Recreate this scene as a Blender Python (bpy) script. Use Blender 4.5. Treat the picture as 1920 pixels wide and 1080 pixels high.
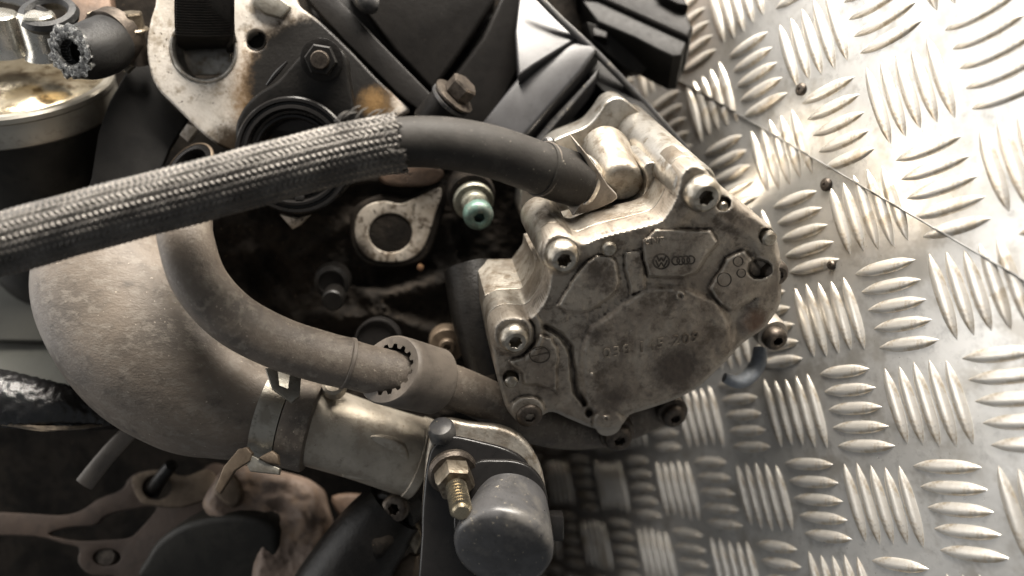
import bpy, bmesh, math, random
import numpy as np
from mathutils import Vector, Matrix
random.seed(4); np.random.seed(4)
for o in list(bpy.data.objects): bpy.data.objects.remove(o, do_unlink=True)
scene = bpy.context.scene
COL = scene.collection

# ------------------------------------------------------------------ camera
# a phone photograph, 26 mm lens; picture measures below are in its 1920x1080 frame
FPX = 1400.0
CAM_LOC = Vector((0.0, -0.40, 0.62))
CAM_ROT = Matrix.Rotation(math.radians(90 - 8), 4, 'X')
CAM_M = Matrix.Translation(CAM_LOC) @ CAM_ROT
cam_d = bpy.data.cameras.new('camera'); cam = bpy.data.objects.new('camera', cam_d)
COL.objects.link(cam); cam.matrix_world = CAM_M
cam_d.sensor_width = 36.0; cam_d.lens = FPX / 1920 * 36.0
cam_d.clip_start = 0.01; cam_d.clip_end = 50
cam_d.dof.use_dof = True; cam_d.dof.focus_distance = 0.348; cam_d.dof.aperture_fstop = 3.1
scene.camera = cam
# ------------------------------------------------------------------ world and lamps
w = bpy.data.worlds.new('World'); scene.world = w; w.use_nodes = True
bg = w.node_tree.nodes['Background']
bg.inputs['Color'].default_value = (0.93, 0.96, 1.0, 1); bg.inputs['Strength'].default_value = 0.14
def area(name, cam_mm, target_mm, sx, sy, power, color):
    l = bpy.data.lights.new(name, 'AREA'); l.shape = 'RECTANGLE'; l.size = sx; l.size_y = sy
    l.energy = power; l.color = color
    o = bpy.data.objects.new(name, l); COL.objects.link(o)
    p = CAM_M @ Vector([v * .001 for v in cam_mm]); t = CAM_M @ Vector([v * .001 for v in target_mm])
    o.location = p; o.rotation_euler = (t - p).to_track_quat('-Z', 'Y').to_euler()
    return o
# workshop tubes: one overhead, one further left whose light glances off the tread plate
area('ceiling_tube', (60, 880, -10), (150, 0, -400), 0.8, 0.3, 36, (1.0, 0.93, 0.84))
area('side_tube', (-1150, 480, -500), (250, 60, -380), 1.9, 1.9, 25, (1.0, 0.975, 0.945))
scene.view_settings.view_transform = 'Standard'; scene.view_settings.look = 'None'
scene.view_settings.gamma = 1; scene.view_settings.exposure = 0.27
scene.render.engine = 'CYCLES'
scene.cycles.use_denoising = True
scene.cycles.max_bounces = 6; scene.cycles.caustics_reflective = False

# ------------------------------------------------------------------ helpers: measuring
def V(x, y, z): return np.array([x, y, z], float)
def unit(v): v = np.asarray(v, float); return v / np.linalg.norm(v)
def P(x, y, d):            # picture point at distance d mm from the lens -> mm
    return V((x - 960) * d / FPX, -(y - 540) * d / FPX, -d)
class Plane:
    def __init__(s, x, y, d, n): s.o = P(x, y, d); s.n = unit(n)
    def pt(s, x, y, h=0.0):
        r = P(x, y, 1.0); t = (s.n @ s.o + h) / (s.n @ r); return r * t
    def basis(s):
        a = unit(np.cross(V(0, 1, 0), s.n)); return a, np.cross(s.n, a)
def spline(pts, n=8, closed=False):
    pts = [np.asarray(p, float) for p in pts]; m = len(pts); out = []
    rng = m if closed else m - 1
    for i in range(rng):
        g = lambda k: pts[k % m] if closed else pts[min(max(k, 0), m - 1)]
        p0, p1, p2, p3 = g(i - 1), g(i), g(i + 1), g(i + 2)
        for k in range(n):
            t = k / n
            out.append(.5 * (2 * p1 + (p2 - p0) * t + (2 * p0 - 5 * p1 + 4 * p2 - p3) * t * t + (3 * p1 - p0 - 3 * p2 + p3) * t ** 3))
    if not closed: out.append(pts[-1])
    return out
# ------------------------------------------------------------------ helpers: objects
def obj(name, verts, faces, mat, parent=None, smooth=35, loc=None):
    vw = np.asarray(verts, float) * .001
    R = np.array(CAM_M.to_3x3()); vw = vw @ R.T + np.array(CAM_M.translation)
    c = (vw.min(0) + vw.max(0)) / 2 if loc is None else np.asarray(loc)
    me = bpy.data.meshes.new(name); me.from_pydata((vw - c).tolist(), [], [tuple(f) for f in faces])
    bm = bmesh.new(); bm.from_mesh(me); bmesh.ops.recalc_face_normals(bm, faces=bm.faces); bm.to_mesh(me); bm.free()
    if smooth:
        for p in me.polygons: p.use_smooth = True
        me.set_sharp_from_angle(angle=math.radians(smooth))
    me.materials.append(mat); me.update()
    o = bpy.data.objects.new(name, me); COL.objects.link(o); o.location = c
    if parent: attach(o, parent)
    return o
def attach(o, parent):
    o.parent = parent
    loc = Vector(o.location); p = parent; off = Vector((0, 0, 0))
    while p: off += Vector(p.location); p = p.parent
    o.location = loc - off
def thing(name, label, cat, base, group=None):
    o = bpy.data.objects.new(name, None); COL.objects.link(o); o.empty_display_size = .01
    o.location = CAM_M @ Vector([v * .001 for v in base]); tag(o, label, cat, group); return o
def tag(o, label, cat=None, group=None, kind=None):
    o['label'] = label
    if cat: o['category'] = cat
    if group: o['group'] = group
    if kind: o['kind'] = kind
    return o
class MB:
    def __init__(s): s.v = []; s.f = []
    def add(s, vf):
        v, f = vf; k = len(s.v); s.v += [tuple(q) for q in v]; s.f += [tuple(i + k for i in q) for q in f]; return s
    def build(s, name, mat, parent=None, smooth=35): return obj(name, s.v, s.f, mat, parent, smooth)
def part(name, vf, mat, parent=None, smooth=35): return obj(name, vf[0], vf[1], mat, parent, smooth)

# ------------------------------------------------------------------ helpers: shapes, all return (verts, faces)
def inset2(poly, r):       # polygon (ccw, Nx2) moved inwards by r
    n = len(poly); out = np.zeros_like(poly)
    e = np.roll(poly, -1, 0) - poly; L = np.linalg.norm(e, axis=1, keepdims=True); e = e / np.maximum(L, 1e-9)
    nr = np.c_[-e[:, 1], e[:, 0]]
    for i in range(n):
        a, b = nr[i - 1], nr[i]; m = a + b; k = np.dot(m, m)
        out[i] = poly[i] + (m * (2 / k) if k > .5 else (a + b) * .5 * 2) * r
    return out
def signed(poly): x, y = poly[:, 0], poly[:, 1]; return .5 * np.sum(x * np.roll(y, -1) - y * np.roll(x, -1))
def prism(outline, plane, h=0.0, thick=5.0, bev=.8, holes=(), steps=3, smooth_n=0, hole_deep=None):
    """outline in picture points on a tilted plane, raised by h, thick mm deep, rounded front edge"""
    A, B = plane.basis()
    def flat(pts):
        q = [plane.pt(x, y, h) for x, y in pts]; return np.array([[p @ A, p @ B] for p in q])
    def up(p2, hh): return A * p2[0] + B * p2[1] + plane.n * (plane.n @ plane.o + hh)
    if smooth_n: outline = spline(outline, smooth_n, True)
    loops = []
    po = flat(outline); po = po if signed(po) > 0 else po[::-1]; loops.append((po, 1))
    for hl in holes:
        ph = flat(hl); ph = ph if signed(ph) > 0 else ph[::-1]; loops.append((ph, -1))
    verts, faces, bm = [], [], bmesh.new(); fr_edges = []; bk_edges = []
    for lp, sg in loops:
        rings = [(lp, h - thick), (lp, h - bev)]
        for k in range(1, steps + 1):
            a = math.pi / 2 * k / steps
            rings.append((inset2(lp, sg * bev * (1 - math.cos(a))), h - bev + bev * math.sin(a)))
        rv = [[bm.verts.new(up(p, hh)) for p in ring] for ring, hh in rings]
        n = len(lp)
        for a, b in zip(rv[:-1], rv[1:]):
            for i in range(n):
                j = (i + 1) % n
                bm.faces.new((a[i], a[j], b[j], b[i]) if sg > 0 else (a[j], a[i], b[i], b[j]))
        for i in range(n):
            j = (i + 1) % n
            fr_edges.append(bm.edges.get((rv[-1][i], rv[-1][j])))
            bk_edges.append(bm.edges.get((rv[0][i], rv[0][j])))
    bmesh.ops.triangle_fill(bm, use_beauty=True, use_dissolve=False, edges=fr_edges)
    bmesh.ops.triangle_fill(bm, use_beauty=True, use_dissolve=False, edges=bk_edges)
    bm.verts.index_update()
    r = ([tuple(v.co) for v in bm.verts], [tuple(v.index for v in f.verts) for f in bm.faces]); bm.free(); return r
def frames(path):
    path = np.array(path); t = np.gradient(path, axis=0); t /= np.linalg.norm(t, axis=1, keepdims=True)
    u = np.cross(t[0], V(0, 0, 1)); u = unit(u if np.linalg.norm(u) > .1 else np.cross(t[0], V(0, 1, 0)))
    us = []
    for k in range(len(t)):
        u = u - t[k] * (u @ t[k]); u = unit(u); us.append(u)
    us = np.array(us); return path, t, us, np.cross(t, us)
def tube(ctrl, radii, seg=20, n=8, caps=True, wob=0.0, bore=None, squash=1.0):
    """hose along ctrl points (mm); radii one number or one for each point; bore = (radius, depth) opens the far end"""
    if np.isscalar(radii): radii = [radii] * len(ctrl)
    pr = spline([list(p) + [r] for p, r in zip(ctrl, radii)], n) if n > 1 else [list(p) + [r] for p, r in zip(ctrl, radii)]
    pr = np.array(pr); path, t, u, b = frames(pr[:, :3]); rad = pr[:, 3]
    verts, faces = [], []
    for k in range(len(path)):
        for i in range(seg):
            a = 2 * math.pi * i / seg
            r = rad[k] * (1 + wob * math.sin(3 * a + k * .4) * math.sin(k * .23 + 1))
            verts.append(path[k] + u[k] * math.cos(a) * r + b[k] * math.sin(a) * r * squash)
    m = len(path)
    for k in range(m - 1):
        for i in range(seg):
            j = (i + 1) % seg; faces.append((k * seg + i, k * seg + j, (k + 1) * seg + j, (k + 1) * seg + i))
    if caps:
        faces.append(tuple(range(seg))[::-1])
        if bore is None: faces.append(tuple((m - 1) * seg + i for i in range(seg)))
    if bore:
        br, bd = bore; k0 = len(verts)
        for (rr, dd) in ((br, 0), (br, bd)):
            for i in range(seg):
                a = 2 * math.pi * i / seg; verts.append(path[-1] - t[-1] * dd + u[-1] * math.cos(a) * rr + b[-1] * math.sin(a) * rr)
        for i in range(seg):
            j = (i + 1) % seg; e = (m - 1) * seg
            faces.append((e + i, e + j, k0 + j, k0 + i)); faces.append((k0 + i, k0 + j, k0 + seg + j, k0 + seg + i))
        faces.append(tuple(k0 + seg + i for i in range(seg)))
    return verts, faces
def lathe(c, axis, prof, seg=32, fn=None, cap0=True, cap1=True, twist=0.0, squash=1.0):
    """prof = [(radius, height along axis)]; fn(ring index, angle) scales the radius"""
    ax = unit(axis); a = unit(np.cross(V(0.13, 1, .05), ax)); b = np.cross(ax, a); c = np.asarray(c)
    verts, faces = [], []
    for k, (r, h) in enumerate(prof):
        for i in range(seg):
            t = 2 * math.pi * i / seg + twist; q = r * (fn(k, t) if fn else 1)
            verts.append(c + ax * h + a * math.cos(t) * q + b * math.sin(t) * q * squash)
    for k in range(len(prof) - 1):
        for i in range(seg):
            j = (i + 1) % seg; faces.append((k * seg + i, k * seg + j, (k + 1) * seg + j, (k + 1) * seg + i))
    if cap0: faces.append(tuple(range(seg))[::-1])
    if cap1: faces.append(tuple((len(prof) - 1) * seg + i for i in range(seg)))
    return verts, faces
def hexr(t, n=6): s = 2 * math.pi / n; return math.cos(math.pi / n) / math.cos((t % s) - math.pi / n)
def torxr(t): return 1 + .10 * math.cos(6 * t)
def bolt(parent, c, axis, r, h, mat, socket='torx', name='bolt', dark=None, flange=0.0):
    """round-headed screw: c = seat of the head"""
    s = r * .38
    prof = [(r * .98, -2), (r, h * .15), (r, h * .42), (r * .96, h * .64), (r * .86, h * .85), (r * .66, h), (s * 1.12, h), (s, h * .95)]
    if flange: prof = [(r + flange, -1), (r + flange, h * .15), (r + flange * .85, h * .25)] + prof[1:]
    k = len(prof); prof += [(s, h * .1), (s * .6, -h * .1), (.05, -h * .1)]
    rec = range(k - 1, k + 2)
    sh = torxr if socket == 'torx' else hexr
    o = part(name, lathe(c, axis, prof, 36, lambda i, t: sh(t) if i in rec else 1, cap0=False, cap1=False), mat, parent, 30)
    return o
def hexbolt(parent, c, axis, r, h, mat, name='bolt', wash=None, matw=None):
    prof = [(r, 0), (r, h * .85), (r * .9, h), (.05, h)]
    o = part(name, lathe(c, axis, prof, 36, lambda i, t: hexr(t), cap1=False), mat, parent, 25)
    if wash: part('washer', lathe(c, axis, [(wash, -1.4), (wash, -.2), (wash * .95, .05), (r * .7, .05)], 36, cap1=False), matw or mat, o)
    return o
def box(c, ax, ay, az, sx, sy, sz, bev=.6):
    """box centred at c with unit axes"""
    bm = bmesh.new(); bmesh.ops.create_cube(bm, size=1.0)
    for v in bm.verts: v.co = Vector((v.co.x * sx, v.co.y * sy, v.co.z * sz))
    if bev: bmesh.ops.bevel(bm, geom=bm.edges[:], offset=bev, segments=2, affect='EDGES', profile=.5)
    bm.verts.index_update()
    vs = [np.asarray(c) + np.asarray(ax) * v.co.x + np.asarray(ay) * v.co.y + np.asarray(az) * v.co.z for v in bm.verts]
    fs = [tuple(v.index for v in f.verts) for f in bm.faces]; bm.free(); return vs, fs
def circ(x, y, rx, ry=None, n=28, rot=0): 
    ry = ry or rx; c, s = math.cos(rot), math.sin(rot)
    return [(x + rx * math.cos(t) * c - ry * math.sin(t) * s, y + rx * math.cos(t) * s + ry * math.sin(t) * c) for t in [2 * math.pi * i / n for i in range(n)]]
# ------------------------------------------------------------------ materials
def W(p): return tuple(CAM_M @ Vector([v * .001 for v in p]))
def mat(name, c1, c2=None, rough=.5, metal=0.0, scale=.08, bump=.25, bscale=1.2, speck=None, spd=.62, thr=(.42, .62),
        rvar=.12, coat=0.0, stains=(), spec=.5, streak=1.0, fine=None, spscale=.55, edge=None):
    """dirty procedural surface; scales are per millimetre"""
    m = bpy.data.materials.new(name); m.use_nodes = True; nt = m.node_tree; N = nt.nodes; L = nt.links
    b = N['Principled BSDF']; c2 = c2 or tuple(v * .6 for v in c1)
    tc = N.new('ShaderNodeTexCoord'); mp = N.new('ShaderNodeMapping'); mp.inputs['Scale'].default_value = (1000 * streak, 1000, 1000)
    L.new(tc.outputs['Object'], mp.inputs['Vector'])
    def noise(sc, det=6, ro=.6, dist=0):
        n = N.new('ShaderNodeTexNoise'); n.inputs['Scale'].default_value = sc; n.inputs['Detail'].default_value = det
        n.inputs['Roughness'].default_value = ro; n.inputs['Distortion'].default_value = dist
        L.new(mp.outputs['Vector'], n.inputs['Vector']); return n.outputs['Fac']
    def ramp(f, a, bb):
        r = N.new('ShaderNodeMapRange'); r.interpolation_type = 'SMOOTHSTEP'; r.inputs['From Min'].default_value = a; r.inputs['From Max'].default_value = bb
        L.new(f, r.inputs['Value']); return r.outputs['Result']
    def mix(f, A, Bc):
        x = N.new('ShaderNodeMix'); x.data_type = 'RGBA'
        L.new(f, x.inputs['Factor'])
        for s, v in ((x.inputs[6], A), (x.inputs[7], Bc)):
            if isinstance(v, tuple): s.default_value = (*v, 1)
            else: L.new(v, s)
        return x.outputs[2]
    f1 = noise(scale, 7, .62, .4)
    col = mix(ramp(f1, *thr), c1, c2)
    f3 = noise(scale * 6, 5, .65)
    col = mix(ramp(f3, .5, .85), col, tuple(min(1, v * 1.0) * .55 for v in c2))
    if fine: col = mix(ramp(noise(fine[1], 4, .7), .48, .66), col, fine[0])
    if speck: col = mix(ramp(noise(spscale, 3, .5), spd, spd + .06), col, speck)
    met = None
    if edge:       # bare worn edges, grime settled in the hollows
        g = N.new('ShaderNodeNewGeometry'); pf = g.outputs['Pointiness']
        col = mix(ramp(pf, .49, .44), col, edge[0]); col = mix(ramp(pf, .51, .56), col, edge[1])
    rsum = N.new('ShaderNodeMath'); rsum.operation = 'MULTIPLY_ADD'; L.new(f3, rsum.inputs[0]); rsum.inputs[1].default_value = rvar * 2; rsum.inputs[2].default_value = rough - rvar
    ro = rsum.outputs[0]
    if stains:
        geo = N.new('ShaderNodeNewGeometry'); nz = noise(.22, 10, .85)
        for (ctr, rad, soft, sc_, srough, smet) in stains:
            d = N.new('ShaderNodeVectorMath'); d.operation = 'DISTANCE'; L.new(geo.outputs['Position'], d.inputs[0]); d.inputs[1].default_value = W(ctr)
            k = N.new('ShaderNodeMath'); k.operation = 'MULTIPLY_ADD'; L.new(nz, k.inputs[0]); k.inputs[1].default_value = .001 * soft * 3; L.new(d.outputs['Value'], k.inputs[2])
            r = N.new('ShaderNodeMapRange'); r.interpolation_type = 'SMOOTHSTEP'; L.new(k.outputs[0], r.inputs['Value'])
            r.inputs['From Min'].default_value = .001 * (rad + 1.5 * soft + soft); r.inputs['From Max'].default_value = .001 * (rad + 1.5 * soft - soft)
            col = mix(r.outputs['Result'], col, sc_)
            q = N.new('ShaderNodeMix'); L.new(r.outputs['Result'], q.inputs['Factor']); L.new(ro, q.inputs[2]); q.inputs[3].default_value = srough; ro = q.outputs[0]
            q = N.new('ShaderNodeMix'); L.new(r.outputs['Result'], q.inputs['Factor'])
            if met is None: q.inputs[2].default_value = metal
            else: L.new(met, q.inputs[2])
            q.inputs[3].default_value = smet; met = q.outputs[0]
    L.new(col, b.inputs['Base Color']); L.new(ro, b.inputs['Roughness'])
    if met is not None: L.new(met, b.inputs['Metallic'])
    else: b.inputs['Metallic'].default_value = metal
    b.inputs['Specular IOR Level'].default_value = spec
    if coat: b.inputs['Coat Weight'].default_value = coat; b.inputs['Coat Roughness'].default_value = .25
    if bump:
        bp = N.new('ShaderNodeBump'); bp.inputs['Strength'].default_value = bump; bp.inputs['Distance'].default_value = .0006
        ad = N.new('ShaderNodeMath'); ad.operation = 'MULTIPLY_ADD'; L.new(noise(bscale, 5, .65), ad.inputs[0]); ad.inputs[1].default_value = .6; L.new(f3, ad.inputs[2])
        L.new(ad.outputs[0], bp.inputs['Height']); L.new(bp.outputs['Normal'], b.inputs['Normal'])
    return m
M = {}
PFs = Plane(1200, 560, 345, (.162, -.46, .87))
PUMP_STAINS = [(PFs.pt(1270, 690, 2), 13, 6, (.085, .066, .052), .42, .2), (PFs.pt(1150, 745, 2), 6, 5, (.085, .066, .052), .42, .2), (PFs.pt(1120, 625, 2), 3, 4, (.07, .055, .044), .42, .2),
   (PFs.pt(1115, 520, 2), 3, 5, (.12, .095, .075), .42, .2), (PFs.pt(1290, 452, 2), 2, 6, (.12, .095, .075), .45, .2), (PFs.pt(1410, 600, 0), 6, 4, (.13, .075, .048), .5, .2)]
M['plate'] = mat('aluminium plate', (.75, .735, .70), (.61, .595, .56), .32, .76, .02, .10, .5, rvar=.11, fine=((.50, .475, .43), .035), speck=(.40, .37, .32), spd=.71)
M['bar'] = mat('aluminium bar', (.84, .80, .73), (.72, .665, .58), .34, .65, .03, .14, .6, rvar=.10, fine=((.55, .47, .36), .12))
M['seam'] = mat('sheet edge', (.74, .72, .68), (.6, .58, .54), .35, 1.0, .05, .1)
M['cast'] = mat('dirty cast aluminium', (.40, .35, .288), (.245, .205, .165), .44, .5, .045, .55, .9, speck=(.44, .40, .34), spd=.71, fine=((.13, .105, .082), .09), thr=(.38, .64), edge=((.055, .043, .034), (.44, .40, .345)), rvar=.14, stains=PUMP_STAINS)
M['castbright'] = mat('bare cast aluminium', (.55, .525, .48), (.34, .31, .265), .34, .88, .05, .35, .9, fine=((.24, .20, .15), .11), rvar=.1, thr=(.45, .7))
M['castside'] = mat('worn cast aluminium', (.42, .385, .33), (.235, .20, .16), .40, .78, .05, .4, .9, fine=((.19, .155, .115), .12), speck=(.12, .09, .07), spd=.70)
M['steel'] = mat('screw steel', (.52, .485, .42), (.30, .265, .215), .34, 1.0, .12, .15, 1.5, rvar=.1)
M['steeldark'] = mat('greasy screw', (.125, .105, .087), (.06, .05, .042), .42, .8, .12, .3, 1.2)
M['brass'] = mat('yellow zinc', (.46, .395, .28), (.28, .245, .185), .30, 1.0, .15, .2, 1.2)
M['nut'] = mat('dirty nut', (.26, .225, .175), (.12, .098, .07), .40, .85, .15, .3, 1.2)
M['green'] = mat('verdigris screw', (.13, .215, .18), (.085, .12, .10), .45, .4, .12, .3, 1.0, fine=((.20, .23, .20), .2))
M['greenish'] = mat('oily washer', (.24, .235, .19), (.10, .10, .08), .40, .7, .15, .3, 1.0)
M['rubber'] = mat('dusty rubber', (.033, .0305, .027), (.024, .0215, .019), .62, 0, .03, .30, .8, speck=(.26, .23, .19), spd=.69, spscale=.8, rvar=.1, fine=((.042, .038, .034), .09), spec=.25)
M['rubber2'] = mat('dusty rubber hose', (.140, .115, .091), (.084, .069, .056), .55, 0, .035, .6, .9, speck=(.36, .31, .25), spd=.675, spscale=.8, rvar=.08, fine=((.18, .155, .125), .22))
M['boot'] = mat('dusty boot', (.138, .112, .087), (.078, .064, .051), .58, 0, .022, .7, 1.0, speck=(.36, .31, .25), spd=.69, spscale=.8, streak=.6, rvar=.1, fine=((.165, .142, .116), .25), thr=(.40, .64))
M['sleeve'] = mat('grey sleeve', (.165, .140, .115), (.11, .093, .077), .55, 0, .03, .3, .9, speck=(.36, .32, .27), spd=.73)
M['braid'] = mat('braided yarn', (.125, .116, .104), (.070, .064, .057), .30, .5, .05, .12, 1.5, rvar=.1)
M['fray'] = mat('frayed yarn', (.16, .15, .135), (.07, .065, .06), .45, .2, .1, 0)
M['plastic'] = mat('black moulded plastic', (.018, .0175, .0175), (.014, .0135, .0135), .38, 0, .04, .35, 1.6, speck=(.16, .15, .14), spd=.76, rvar=.06, spec=.22)
M['plasticrail'] = mat('dull black plastic', (.011, .010, .0092), (.008, .0073, .0068), .38, 0, .04, .3, 1.2, speck=(.14, .12, .10), spd=.76, spec=.12)
M['facet'] = mat('smooth black plastic', (.045, .0445, .046), (.035, .034, .035), .30, 0, .04, .06, .8, rvar=.04, spec=.5)
M['plasticgrey'] = mat('scuffed grey plastic', (.070, .069, .070), (.045, .044, .044), .30, 0, .04, .15, .6, speck=(.26, .23, .18), spd=.665, fine=((.10, .095, .088), .06), rvar=.08, spec=.4)
M['gloss'] = mat('glossy black plastic', (.014, .013, .0125), (.010, .0095, .009), .24, 0, .05, .12, .8, speck=(.14, .12, .10), spd=.75, spec=.35)
M['black'] = mat('black sheet', (.012, .0112, .0102), (.008, .0075, .007), .5, 0, .05, .15, 1.0, spec=.22)
M['oily'] = mat('oily black casting', (.011, .010, .009), (.006, .0055, .005), .36, 0, .06, .5, .8, speck=(.06, .05, .04), spd=.72, spec=.22)
M['head'] = mat('oily head casting', (.032, .0265, .0215), (.013, .0115, .010), .85, .0, .035, .9, .8, speck=(.16, .12, .08), spd=.70, fine=((.018, .016, .014), .13), spec=.1)
M['block'] = mat('engine block', (.11, .066, .036), (.055, .034, .02), .6, .1, .02, .8, .3)
M['redbrown'] = mat('rusty casting', (.16, .105, .072), (.09, .062, .045), .6, .2, .05, .6, .6)
M['manifold'] = mat('brown manifold', (.20, .148, .115), (.165, .120, .093), .62, .1, .03, .6, .4, fine=((.22, .15, .10), .05))
M['gasket'] = mat('dull gasket', (.062, .041, .029), (.042, .028, .020), .55, .3, .03, .4, .4)
M['gasketlight'] = mat('bare gasket lug', (.17, .130, .092), (.095, .069, .047), .5, .5, .05, .4, .5)
M['pipe'] = mat('grey metal pipe', (.50, .45, .375), (.40, .355, .29), .45, .6, .03, .35, .9, fine=((.34, .295, .235), .07), speck=(.15, .12, .09), spd=.71)
M['band'] = mat('zinc clamp', (.33, .315, .275), (.22, .20, .165), .40, .8, .06, .3, 1.0, speck=(.2, .16, .12), spd=.7)
M['web'] = mat('black webbing', (.028, .024, .020), (.020, .018, .015), .8, 0, .2, .3, 1.0, spec=.22)
M['bluegrey'] = mat('blue grey clip', (.33, .36, .40), (.24, .26, .28), .45, 0, .1, .3, .8)
M['panel'] = mat('grey green panel', (.105, .105, .088), (.085, .083, .070), .6, 0, .01, .1, .5)
M['filtertop'] = mat('filter lid', (.66, .58, .43), (.40, .33, .22), .22, .9, .05, .12, .6, fine=((.20, .15, .09), .13), rvar=.1)
M['filterrim'] = mat('filter rim', (.42, .40, .35), (.30, .28, .24), .38, .7, .03, .1, .6)
M['filterbody'] = mat('filter can', (.026, .024, .020), (.016, .015, .013), .5, .1, .03, .2, .5, spec=.22)
M['nipple'] = mat('plated nipple', (.62, .60, .55), (.50, .48, .42), .25, .85, .1, .1, .8)
M['cutrubber'] = mat('cut rubber', (.020, .020, .020), (.010, .010, .010), .42, 0, .1, .5, 1.0, spec=.4)
M['cutface'] = mat('torn rubber face', (.12, .123, .12), (.04, .04, .04), .22, .3, .3, 1.0, .9, fine=((.5, .5, .48), .5))
M['foil'] = mat('shiny crinkled sleeve', (.012, .012, .0125), (.008, .008, .008), .24, 0, .2, .35, .6, rvar=.05, spec=.6)
M['foilrim'] = mat('frayed brown edge', (.20, .16, .115), (.12, .095, .07), .7, 0, .2, .8, .8)
M['rust'] = mat('rust', (.20, .11, .05), (.14, .07, .035), .7, 0, .2, .3)
M['letter'] = mat('cast lettering', (.33, .285, .23), (.16, .13, .10), .45, .6, .1, .3)
M['darkletter'] = mat('worn emblem', (.085, .07, .055), (.06, .05, .04), .5, .4, .1, .3)
# lifting bracket: pale casting, soaked black with oil on one side
M['bracket'] = mat('pale oily casting', (.74, .69, .62), (.58, .525, .45), .45, .15, .03, .45, .8, speck=(.10, .075, .05), spd=.66, fine=((.40, .345, .275), .12), rvar=.1, spec=.3,
   stains=[(P(590, 190, 392), 42, 9, (.20, .125, .06), .5, .1), (P(600, 165, 392), 38, 5, (.010, .009, .008), .36, 0), (P(440, 275, 392), 12, 6, (.035, .024, .014), .5, 0), (P(700, 190, 392), 7, 5, (.22, .13, .05), .5, .1)])
M['pad'] = mat('bare gasket pad', (.58, .52, .44), (.40, .34, .27), .45, .35, .06, .6, .6, speck=(.05, .038, .028), spd=.62, fine=((.13, .10, .07), .2), spscale=.35, stains=[(P(672, 470, 418), 8, 5, (.035, .027, .02), .5, 0), (P(690, 390, 418), 3, 4, (.07, .05, .03), .5, 0)])
# ------------------------------------------------------------------ the setting: aluminium five-bar tread plate, two overlapping sheets
LA, LB, LC = (V(17.2276, 7.2223, 33.1997), V(8.2435, -44.263, 10.8212), V(169.016, -59.435, -368.686))   # lattice step right, step down, origin
PN = unit(np.cross(LA, LB)); PN = PN if PN[2] > 0 else -PN
def lat(i, j, h=0.0): return LC + LA * i + LB * j + PN * h
AM = np.linalg.inv(np.c_[LA, LB, PN])
def to_lat(x, y):
    r = P(x, y, 1); t = (PN @ LC) / (PN @ r); return (AM @ (r * t - LC))[:2]
seam_px = [(1130, 60), (1225, 118), (1300, 165), (1400, 207), (1500, 272), (1560, 306), (1640, 340), (1700, 378), (1800, 446), (1920, 532), (2060, 640)]
s0, s1 = to_lat(1300, 163), to_lat(1840, 476)
sd = (s1 - s0) / np.linalg.norm(s1 - s0); sn = np.array([sd[1], -sd[0]]); sn = sn if sn[1] < 0 else -sn      # towards the upper sheet
def side(q): return (np.asarray(q) - s0) @ sn
TH = 1.6
far_i, near_i, top_j, bot_j = -16, 6, -14, 10
def seam_at(i): # j on the seam for column i
    return s0[1] + (i - s0[0]) * sd[1] / sd[0]
def sheet(name, upper):
    h = TH if upper else 0.0
    if upper: q = [(far_i, seam_at(far_i)), (near_i, seam_at(near_i)), (near_i, -40), (far_i, -40)]
    else: q = [(far_i, bot_j), (near_i, bot_j), (near_i, -40), (far_i, -40)]
    v = [lat(i, j, h) for i, j in q] + [lat(i, j, h - 1.55) for i, j in q]
    f = [(0, 1, 2, 3), (7, 6, 5, 4)] + [(k, k + 4, (k + 1) % 4 + 4, (k + 1) % 4) for k in range(4)]
    return obj(name, v, f, M['plate'], None, 0)
lower = sheet('tread_plate', False); upper = sheet('tread_plate', True)
tag(lower, 'lower sheet of aluminium tread plate, partly in the engine\'s shade', kind='structure')
tag(upper, 'upper sheet of bright aluminium tread plate lapped over the lower one', kind='structure')
# rolled lip along the lap
lip = [lat(s0[0] + sd[0] * t, s0[1] + sd[1] * t, TH * .55) for t in np.linspace(-14, 8, 40)]
part('sheet_edge', tube(lip, .8, 8, 1), M['plate'], upper)
def bar_mesh(clip=None, xf=None):
    """one raised bar: pointed lens, rounded top; local units mm, x along"""
    n, m = 12, 6; vs = []; LN, WD, HT = .41 * 42, .077 * 42, 1.7
    for k in range(n + 1):
        s = -1 + 2 * k / n; wd = WD * max(.02, (1 - abs(s) ** 2.8)) ; hh = HT * max(.0, 1 - abs(s) ** 3) ** .6
        for i in range(m + 1):
            a = math.pi * i / m; vs.append((s * LN, -math.cos(a) * wd, math.sin(a) * hh - .05))
    fs = [(k * (m + 1) + i, k * (m + 1) + i + 1, (k + 1) * (m + 1) + i + 1, (k + 1) * (m + 1) + i) for k in range(n) for i in range(m)]
    return np.array(vs), fs
bv, bf = bar_mesh()
def bar_base():
    me = bpy.data.meshes.new('bar'); me.from_pydata((bv * .001).tolist(), [], bf)
    for p in me.polygons: p.use_smooth = True
    me.materials.append(M['bar']); return me
bar_me = bar_base(); Rw = np.array(CAM_M.to_3x3())
ua, ub = unit(LA), unit(LB)
cands = []
for i in range(far_i + 1, near_i):
    for j in range(top_j + 1, bot_j):
        horiz = (i + j) % 2 == 0
        for k in range(-2, 3):
            q = (i, j + .2 * k) if horiz else (i + .2 * k, j)
            c = lat(*q); px, py = 960 + FPX * c[0] / -c[2] if c[2] < -50 else 1e9, 540 - FPX * c[1] / -c[2] if c[2] < -50 else 1e9
            if 1000 < px < 2040 and -110 < py < 1200: cands.append((-c[2], q, horiz, px, py))
cands.sort()
nb = 0
spare = MB()
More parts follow.
